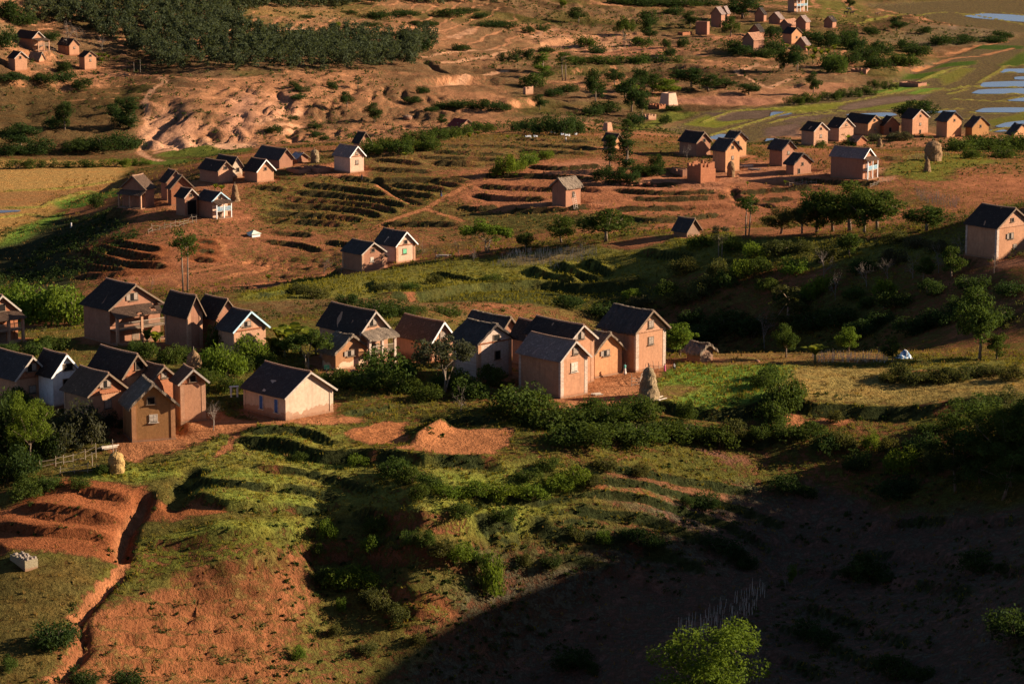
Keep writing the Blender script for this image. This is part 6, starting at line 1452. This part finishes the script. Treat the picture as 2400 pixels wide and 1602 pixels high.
# ------------------------------------------------------------------ gates, pens, poles, racks
P = place(549, 930); root = empty('gate_frame', tuple(P), R(20)); tag(root, 'white gate frame of two posts and a lintel beside the long pale hall', 'gate')
for x in (-.38, .38): mb = MB(); mb.box(x - .09, x + .09, -.09, .09, -.3, 1.2); mb.build('post', PM['white'], root)
mb = MB(); mb.box(-.55, .55, -.12, .12, 1.2, 1.34); mb.build('lintel', PM['white'], root)
def pillar(u, v, vt, label):
    P = place(u, v); s = pxm(P); hh = (v - vt) / s; root = empty('gate_pillar', tuple(P), R(40)); tag(root, label, 'pillar')
    mb = MB(); mb.box(-.24, .24, -.24, .24, -.3, hh - .12); mb.build('shaft', WM['palebrick'], root); mb = MB(); mb.box(-.31, .31, -.31, .31, hh - .12, hh); mb.build('cap', WM['ochre'], root)
pillar(773, 899, 872, 'brick gate pillar beside the small green sign'); pillar(828, 888, 866, 'brick gate pillar in the garden hedge before the patchy mud house')
P = place(766, 890); root = empty('sign', tuple(P), R(10)); tag(root, 'small green sign board on a post behind the gate pillar', 'sign')
mb = MB(); mb.tube([(0, 0, -.2), (0, 0, 1.7)], .035, 6); mb.build('post', PM['pole'], root); mb = MB(); mb.box(-.32, .32, -.03, .0, 1.35, 1.85); mb.build('board', plain('green_board', (.10, .30, .16)), root)
def fence(pl, label, hpost=1.1, gap=.8, rails=2, seed=1, tall=0, wonk=.12, name='stick_fence'):
    W_ = spline(np.array([place(u, v)[:2] for u, v in pl]), 1.0); rd = random.Random(seed); c = W_.mean(0); z0 = float(hsample(c[0], c[1]))
    root = empty(name, (c[0], c[1], z0)); tag(root, label, 'fence')
    acc = 0; last = None; tops = []
    for i in range(len(W_)):
        if last is not None: acc += np.linalg.norm(W_[i] - W_[i - 1])
        if last is None or acc >= gap:
            x, y = W_[i]; z = float(hsample(x, y)); hh = hpost * rd.uniform(.7, 1.3) + (tall if rd.random() < .15 else 0)
            b_ = Vector((x - c[0], y - c[1], z - z0)); t_ = b_ + Vector((rd.uniform(-wonk, wonk), rd.uniform(-wonk, wonk), hh))
            mb = MB(); mb.tube([b_ - Vector((0, 0, .25)), t_], [.05, .035], 5); mb.build('post', PM['pole'], root); tops.append((b_, t_)); last = i; acc = 0
    for k in range(rails):
        for (b1, t1), (b2, t2) in zip(tops, tops[1:]):
            f = (k + .6) / (rails + .3) + rd.uniform(-.08, .08); mb = MB(); mb.tube([b1.lerp(t1, f), b2.lerp(t2, f + rd.uniform(-.1, .1))], .03, 5); mb.build('rail', PM['pole'], root)
fence([(95,1100),(130,1092),(170,1082),(225,1072)], 'crooked stick fence of the cattle pen near the golden haystack', 1.0, .9, 2, 2, 1.0)
fence([(140,1112),(175,1108),(205,1108),(245,1098)], 'lower stick fence of the cattle pen beside the golden haystack', .9, .8, 2, 5, .8)
fence([(348,548),(372,540),(400,536),(430,530),(460,522)], 'sunlit stick fence above the small ploughed terraces', 1.3, .55, 2, 3, .4, .3)
fence([(1480,905),(1500,902),(1512,880)], 'stick rack beside the tall grey haystack', 1.3, .55, 3, 6, .6)
fence([(1502,868),(1520,866),(1545,866)], 'row of upright stakes before the tall house', 1.4, .45, 1, 8, .8, .25)
fence([(2040,440),(2060,428),(2100,424)], 'stick fence by the meadow path', 1.0, .9, 2, 9)
fence([(1850,436),(1880,432),(1920,428)], 'stick fence below the low mud house', 1.0, .8, 2, 12)
def pole(u, v, vt, label, r=.06):
    P = place(u, v); s = pxm(P); root = empty('wooden_pole', tuple(P)); tag(root, label, 'pole'); mb = MB(); hh = (v - vt) / s
    mb.tube([(0, 0, -.3), (.03, 0, hh * .5), (-.02, .02, hh)], [r, r * .9, r * .7], 6); mb.build('shaft', PM['pole'], root)
    mb = MB(); mb.tube([(-.25, 0, hh * .86), (.25, .02, hh * .9)], r * .5, 5); mb.build('crosspiece', PM['pole'], root)
pole(329, 170, 139, 'taller weathered pole at the corner of the wood'); pole(314, 170, 146, 'shorter weathered pole at the corner of the wood'); pole(265, 1075, 1028, 'tall stake leaning over the golden haystack', .05); pole(216, 1092, 1058, 'stake in the cattle pen', .05)
# bamboo ladder by the lone thatched mud house
P = place(1348, 487); root = empty('ladder', tuple(P), R(45)); tag(root, 'bamboo ladder and props leaning on the lone thatched mud house', 'ladder')
for x in (-.3, .3): mb = MB(); mb.tube([(x, -.5, -.1), (x * .9, .35, 3.3)], .04, 5); mb.build('stile', PM['light'], root)
for k in range(7): t = (k + .7) / 8; mb = MB(); mb.tube([(-.32, -.5 + .85 * t, 3.3 * t), (.32, -.5 + .85 * t, 3.3 * t)], .028, 5); mb.build('rung', PM['light'], root)
mb = MB(); mb.tube([(-.9, -.6, -.1), (-.7, .2, 2.2)], .045, 5); mb.build('prop', PM['light'], root)
# planks by the haystack
for k, (u, v) in enumerate(((1552, 936), (1545, 932))):
    P = place(u, v); root = empty('plank', (P[0], P[1], P[2] + .08 + .03 * k), R(50 + 8 * k)); tag(root, 'pale timber plank lying beside the conical haystack', 'plank', 'planks by the haystack'); mb = MB(); mb.box(-.8, .8, -.12, .12, -.03, .03); mb.box(-.7, -.5, -.14, .14, -.07, -.031); mb.build('board', PM['light'], root)
# tarp covered heap
P = place(2118, 838); s = pxm(P); root = empty('tarpaulin_heap', tuple(P), .3); tag(root, 'heap under a crumpled blue and white tarpaulin behind the dry field', 'tarpaulin')
def tarp_mat():
    m, nt, b = nodes_of('blue_white_tarp'); b.inputs['Roughness'].default_value = .5; pos = N(nt, 'ShaderNodeTexCoord').outputs['Object']
    w = N(nt, 'ShaderNodeTexWave', bands_direction='X'); w.inputs['Scale'].default_value = .55; w.inputs['Distortion'].default_value = 3.5; nt.links.new(pos, w.inputs[0])
    nt.links.new(mixc(nt, ramp(nt, w.outputs['Fac'], [(.4, 0.0), (.55, 1.0)]), (.10, .24, .42), (.66, .70, .72)), b.inputs['Base Color']); return m
mb = MB(); n_ = 14; vs_ = []; rd = random.Random(9)
for j in range(n_ + 1):
    for i in range(n_ + 1):
        x, y = i / n_ * 2 - 1, j / n_ * 2 - 1; rr = math.hypot(x, y); z = max(0, 1 - rr ** 2.2) * .95 * (.8 + .35 * math.sin(5 * x + 2 * y)) + rd.uniform(-.05, .05); vs_.append((x * 1.1 + rd.uniform(-.04, .04), y * .8, max(z, -.05)))
mb.add(vs_, [(j * (n_ + 1) + i, j * (n_ + 1) + i + 1, (j + 1) * (n_ + 1) + i + 1, (j + 1) * (n_ + 1) + i) for j in range(n_) for i in range(n_)]); mb.build('cover', tarp_mat(), root)
mb = MB()
for k in range(4): a_ = k * 1.57 + .7; mb.tube([(math.cos(a_) * .9, math.sin(a_) * .62, -.05), (math.cos(a_) * .9, math.sin(a_) * .62, .14)], [.13, .08], 6)
mb.build('weight_stone', PM['stonebase'], root)
# washing spread on the ground
for k, (u, v, w) in enumerate(((1292, 313, 10), (1303, 314, 8), (1318, 318, 8), (1330, 320, 12), (1350, 317, 6), (1238, 324, 14), (1255, 323, 10))):
    P = place(u, v); s = pxm(P); mb = MB(); q = w / s / 2; n_ = 6; rd = random.Random(k); vs_ = [(-q + 2 * q * i / n_, -q * .8 + 1.6 * q * j / n_, .12 + rd.uniform(0, .22) + (.25 if j > 3 else 0)) for j in range(n_ + 1) for i in range(n_ + 1)]
    vs2 = [(x, y, z - .04) for x, y, z in vs_]; m7 = n_ + 1; N0 = len(vs_); fs = []
    for j in range(n_):
        for i in range(n_): a = j * m7 + i; fs += [(a, a + 1, a + m7 + 1, a + m7), (N0 + a, N0 + a + m7, N0 + a + m7 + 1, N0 + a + 1)]
    mb.add(vs_ + vs2, fs); o = mb.build('washing', PM['white'], None, True, tuple(P)); tag(o, 'white washing spread to dry on the terrace below the thicket', 'washing', 'washing on the terrace')
# boulders
def boulder(u, v, w, label, grp=None, mat=None):
    P = place(u, v); s = pxm(P); bm = bmesh.new(); bmesh.ops.create_icosphere(bm, subdivisions=3, radius=w / s / 2)
    rd = random.Random(int(u)); o1, o2 = rd.random() * 9, rd.random() * 9
    for q in bm.verts:
        n_ = .8 + .4 * float(fbm(np.array([q.co.x * 1.0 + o1]), np.array([q.co.y + q.co.z * 1.3 + o2]), 1.1, 7, 3)[0]); q.co *= n_; q.co.z *= .7
    me = bpy.data.meshes.new('boulder'); bm.to_mesh(me); bm.free(); me.materials.append(mat or WM['stone']); o = bpy.data.objects.new('boulder', me); COL.objects.link(o); o.location = (P[0], P[1], P[2] + w / s * .12); tag(o, label, 'boulder', grp)
boulder(955, 279, 22, 'grey boulder lying on the dry hill between bushes'); boulder(1775, 848, 12, 'pale stone at the edge of the green field')
for u, v, w in ((1448, 434, 10), (1462, 432, 12), (1480, 436, 10), (1500, 434, 14), (1520, 432, 12), (1535, 436, 9), (1575, 440, 10)): boulder(u, v, w, 'heap of broken red brick on the edge of the red terraces', 'brick heaps', WM['brick'])
# ------------------------------------------------------------------ people
SKIN = plain('skin', (.10, .055, .035)); CLOTH = dict(teal=plain('teal_cloth', (.10, .34, .30)), pale=plain('pale_cloth', (.62, .56, .48)), pink=plain('pink_cloth', (.55, .10, .20)), white=plain('white_cloth', (.75, .73, .7)), red=plain('red_cloth', (.45, .04, .06)), dark=plain('dark_cloth', (.03, .03, .04)), blue=plain('navy_cloth', (.05, .07, .16)))
HAIR = plain('black_hair', (.012, .010, .009))
def person(u, v, hgt, top, low, label, rz=0.0, arms=(.1, .1), skirt=True, stride=.12):
    P = place(u, v); root = empty('person', tuple(P), rz, hgt / 1.7); tag(root, label, 'person')
    V = [(0, 0, .95), (0, 0, 1.15), (0, 0, 1.38), (0, .01, 1.47), (0, -.01, 1.56), (0, 0, 1.68), (-.17, 0, 1.36), (.17, 0, 1.36), (-.09, 0, .9), (.09, 0, .9), (-.1, -stride, .5), (.1, stride * .6, .5), (-.1, -stride * .9, .08), (.1, stride * 1.2, .08), (-.1, -stride * .9 - .14, .04), (.1, stride * 1.2 - .14, .04)]
    rr = [.14, .12, .15, .055, .09, .085, .065, .065, .085, .085, .06, .06, .045, .045, .035, .035]; E = [(0, 1), (1, 2), (2, 3), (3, 4), (4, 5), (2, 6), (2, 7), (0, 8), (0, 9), (8, 10), (9, 11), (10, 12), (11, 13), (12, 14), (13, 15)]
    for sgn, a, sh_ in ((-1, arms[0], 6), (1, arms[1], 7)):
        dx, dz = math.sin(a) * sgn, -math.cos(a); s0 = V[sh_]; e = (s0[0] + dx * .29, s0[1] - .02, s0[2] + dz * .29); w = (e[0] + dx * .25, e[1] - .08, e[2] + dz * .25); h_ = (w[0] + dx * .13, w[1] - .03, w[2] + dz * .13); b0 = len(V)
        V += [e, w, h_]; rr += [.045, .035, .03]; E += [(sh_, b0), (b0, b0 + 1), (b0 + 1, b0 + 2)]
        for k in range(5):                                   # fingers
            f = (h_[0] + dx * .06 + .022 * (k - 2) * (1 if k else 1.6), h_[1] - .015 * (k == 0), h_[2] + dz * (.075 if k else .03)); V.append(f); rr.append(.009); E.append((b0 + 2, len(V) - 1))
    me = bpy.data.meshes.new('body'); me.from_pydata(V, E, []); o = bpy.data.objects.new('body', me); COL.objects.link(o); o.parent = root; me.materials.append(SKIN)
    md = o.modifiers.new('skin', 'SKIN'); sv = me.skin_vertices[0].data
    for i, r_ in enumerate(rr): sv[i].radius = (r_, r_)
    sv[0].use_root = True; o.modifiers.new('sub', 'SUBSURF').levels = 1; o.modifiers['sub'].render_levels = 1
    def wrap(name, prof, mat, squash=.75):
        mb = MB(); n_ = 14; vs_ = [(r_ * math.cos(2 * math.pi * k / n_), r_ * squash * math.sin(2 * math.pi * k / n_), z) for z, r_ in prof for k in range(n_)]
        mb.add(vs_, [(j * n_ + k, j * n_ + (k + 1) % n_, (j + 1) * n_ + (k + 1) % n_, (j + 1) * n_ + k) for j in range(len(prof) - 1) for k in range(n_)]); mb.build(name, mat, root, True)
    wrap('shirt', [(.88, .19), (1.0, .175), (1.15, .165), (1.32, .205), (1.41, .17), (1.46, .075)], CLOTH[top])
    if skirt: wrap('skirt', [(.28, .25), (.5, .23), (.8, .20), (1.0, .165)], CLOTH[low], .9)
    else: wrap('shorts', [(.5, .2), (.7, .2), (.95, .17)], CLOTH[low], .85)
    wrap('hair', [(1.60, .112), (1.68, .118), (1.74, .085), (1.775, .02)], HAIR, 1.05)
person(1464, 880, 1.62, 'teal', 'pale', 'woman in teal top and pale skirt standing at the corner of the tall house', .3)
person(1558, 872, 1.05, 'pink', 'pink', 'child in pink clothes at the edge of the green field', .6, (.9, .3))
person(1580, 870, 1.15, 'white', 'dark', 'child in white shirt with one arm stretched out at the edge of the green field', -.4, (.3, 1.7), False)
person(1877, 941, 1.12, 'red', 'blue', 'child in red and dark clothes running on the dry field', 1.0, (.6, 1.0), False, .22)
person(1034, 463, 1.5, 'dark', 'blue', 'person in dark clothes standing on the terrace path', .2, skirt=True)
person(848, 424, 1.5, 'dark', 'dark', 'person in dark clothes on the upper terrace edge below the pink house', .2, skirt=False)
person(167, 536, 1.5, 'white', 'pale', 'person in white working on the shaded slope by the left paddies', .2)
person(1326, 335, 1.5, 'pale', 'dark', 'person in pale shirt walking on the terrace beside the washing', .5, skirt=False)
# ------------------------------------------------------------------ cattle
def cow_mesh():
    V = [(-.75, 0, 1.1), (-.35, 0, 1.08), (.1, 0, 1.06), (.5, 0, 1.14), (.68, 0, 1.32), (.95, 0, 1.3), (1.2, 0, 1.28), (1.48, 0, 1.14), (.34, 0, 1.38), (-.85, 0, .85), (-.9, 0, .45), (1.22, .16, 1.42), (1.22, -.16, 1.42), (1.24, .26, 1.66), (1.24, -.26, 1.66)]
    rr = [.26, .30, .32, .30, .22, .17, .15, .09, .12, .03, .04, .03, .03, .012, .012]; E = [(1, 0), (1, 2), (2, 3), (3, 4), (4, 5), (5, 6), (6, 7), (3, 8), (0, 9), (9, 10), (6, 11), (6, 12), (11, 13), (12, 14)]
    for sy in (-.17, .17):
        b = len(V); V += [(-.62, sy, .82), (-.72, sy, .48), (-.62, sy, .05)]; rr += [.14, .065, .055]; E += [(0, b), (b, b + 1), (b + 1, b + 2)]
        b = len(V); V += [(.5, sy, .78), (.52, sy, .42), (.5, sy, .05)]; rr += [.11, .06, .055]; E += [(3, b), (b, b + 1), (b + 1, b + 2)]
    return V, E, rr
def cow(u, v, rz, mat, label):
    P = place(u, v); V, E, rr = cow_mesh(); me = bpy.data.meshes.new('cow'); me.from_pydata(V, E, []); o = bpy.data.objects.new('cow', me); COL.objects.link(o); me.materials.append(mat); o.location = tuple(P); o.rotation_euler = (0, 0, rz)
    o.modifiers.new('skin', 'SKIN'); sv = me.skin_vertices[0].data
    for i, r_ in enumerate(rr): sv[i].radius = (r_, r_)
    sv[1].use_root = True; o.modifiers.new('sub', 'SUBSURF').render_levels = 1; tag(o, label, 'cow', 'cattle on the far meadow')
def pied():
    m, nt, b = nodes_of('pied_hide'); b.inputs['Roughness'].default_value = .8; pos = N(nt, 'ShaderNodeTexCoord').outputs['Object']
    nt.links.new(mixc(nt, ramp(nt, noise(nt, pos, 1.6, 1), [(.48, 0.0), (.52, 1.0)]), (.02, .017, .015), (.6, .56, .5)), b.inputs['Base Color']); return m
PIED = pied()
cow(1983, 34, .2, PM['void'], 'black cow grazing on the far meadow'); cow(1991, 27, 3.0, PIED, 'black and white cow grazing on the far meadow'); cow(1997, 35, .5, PM['void'], 'second black cow grazing on the far meadow beside the pied one'); cow(2056, 37, .1, plain('tan_hide', (.46, .26, .14)), 'tan cow standing alone on the far meadow')
# ------------------------------------------------------------------ dry stalks left standing
def stalks(name, pix, n, hgt, label, r=.028):
    P_ = np.array([place(u, v)[:2] for u, v in pix]); mb = MB(); rd = random.Random(n); c = 0; tries = 0
    while c < n and tries < n * 40:
        tries += 1
        x = rd.uniform(P_[:, 0].min(), P_[:, 0].max()); y = rd.uniform(P_[:, 1].min(), P_[:, 1].max())
        if not inpoly(np.array([x]), np.array([y]), P_)[0]: continue
        z = float(hsample(x, y)); hh = hgt * rd.uniform(.6, 1.3); mb.tube([(x, y, z - .1), (x + rd.uniform(-.12, .12), y + rd.uniform(-.1, .1), z + hh)], [r, r * .6], 3, False); c += 1
    o = mb.build(name, PM['light']); tag(o, label, None, None, 'stuff')
stalks('cassava_stalks', [(1560,1470),(1660,1440),(1780,1370),(1800,1400),(1760,1450),(1640,1500)], 110, 1.2, 'bare pale stalks in the shaded terraces')
stalks('maize_stalks', [(1150,625),(1200,590),(1400,580),(1400,605),(1300,630)], 420, .8, 'dry maize stalks on the spur')
stalks('reed_stalks', [(2150,470),(2140,445),(2250,470),(2240,490)], 160, 1.3, 'pale reeds beside the meadow path')
stalks('field_stalks', [(1900,835),(2080,838),(2080,850),(1900,848)], 160, .9, 'dry stalks along the field margin')

# ------------------------------------------------------------------ log piles in the yards
def logs(u, v, n, ln, rz, label, seed):
    P = place(u, v); root = empty('log_pile', tuple(P), rz); tag(root, label, 'log pile'); rd = random.Random(seed)
    for k in range(n):
        row = k // 5; y = (k % 5) * .2 - .4 + .1 * (row % 2) + rd.uniform(-.03, .03); z = .09 + row * .16; q = ln / 2 * rd.uniform(.7, 1.1); s_ = rd.uniform(-.25, .25)
        mb = MB(); mb.tube([(-q, y - s_ * .3, z), (q, y + s_ * .3, z + rd.uniform(-.02, .04))], [.09, .075], 6); mb.build('log', PM['light'] if k % 3 else PM['pole'], root)
logs(1748, 392, 14, 3.2, .3, 'pile of long pale logs between the clay houses of the hamlet yard', 1)
logs(1768, 398, 9, 2.6, -.2, 'smaller pile of pale poles beside the log pile', 2)
logs(1400, 925, 5, 1.2, .5, 'few sticks of firewood lying in the yard of the white cornered houses', 3)
logs(255, 1050, 8, 2.4, .7, 'pile of poles between the thatched house and the golden haystack', 4)
logs(1040, 602, 12, 2.6, .1, 'dark stack of wood behind the pair of spur houses', 5)
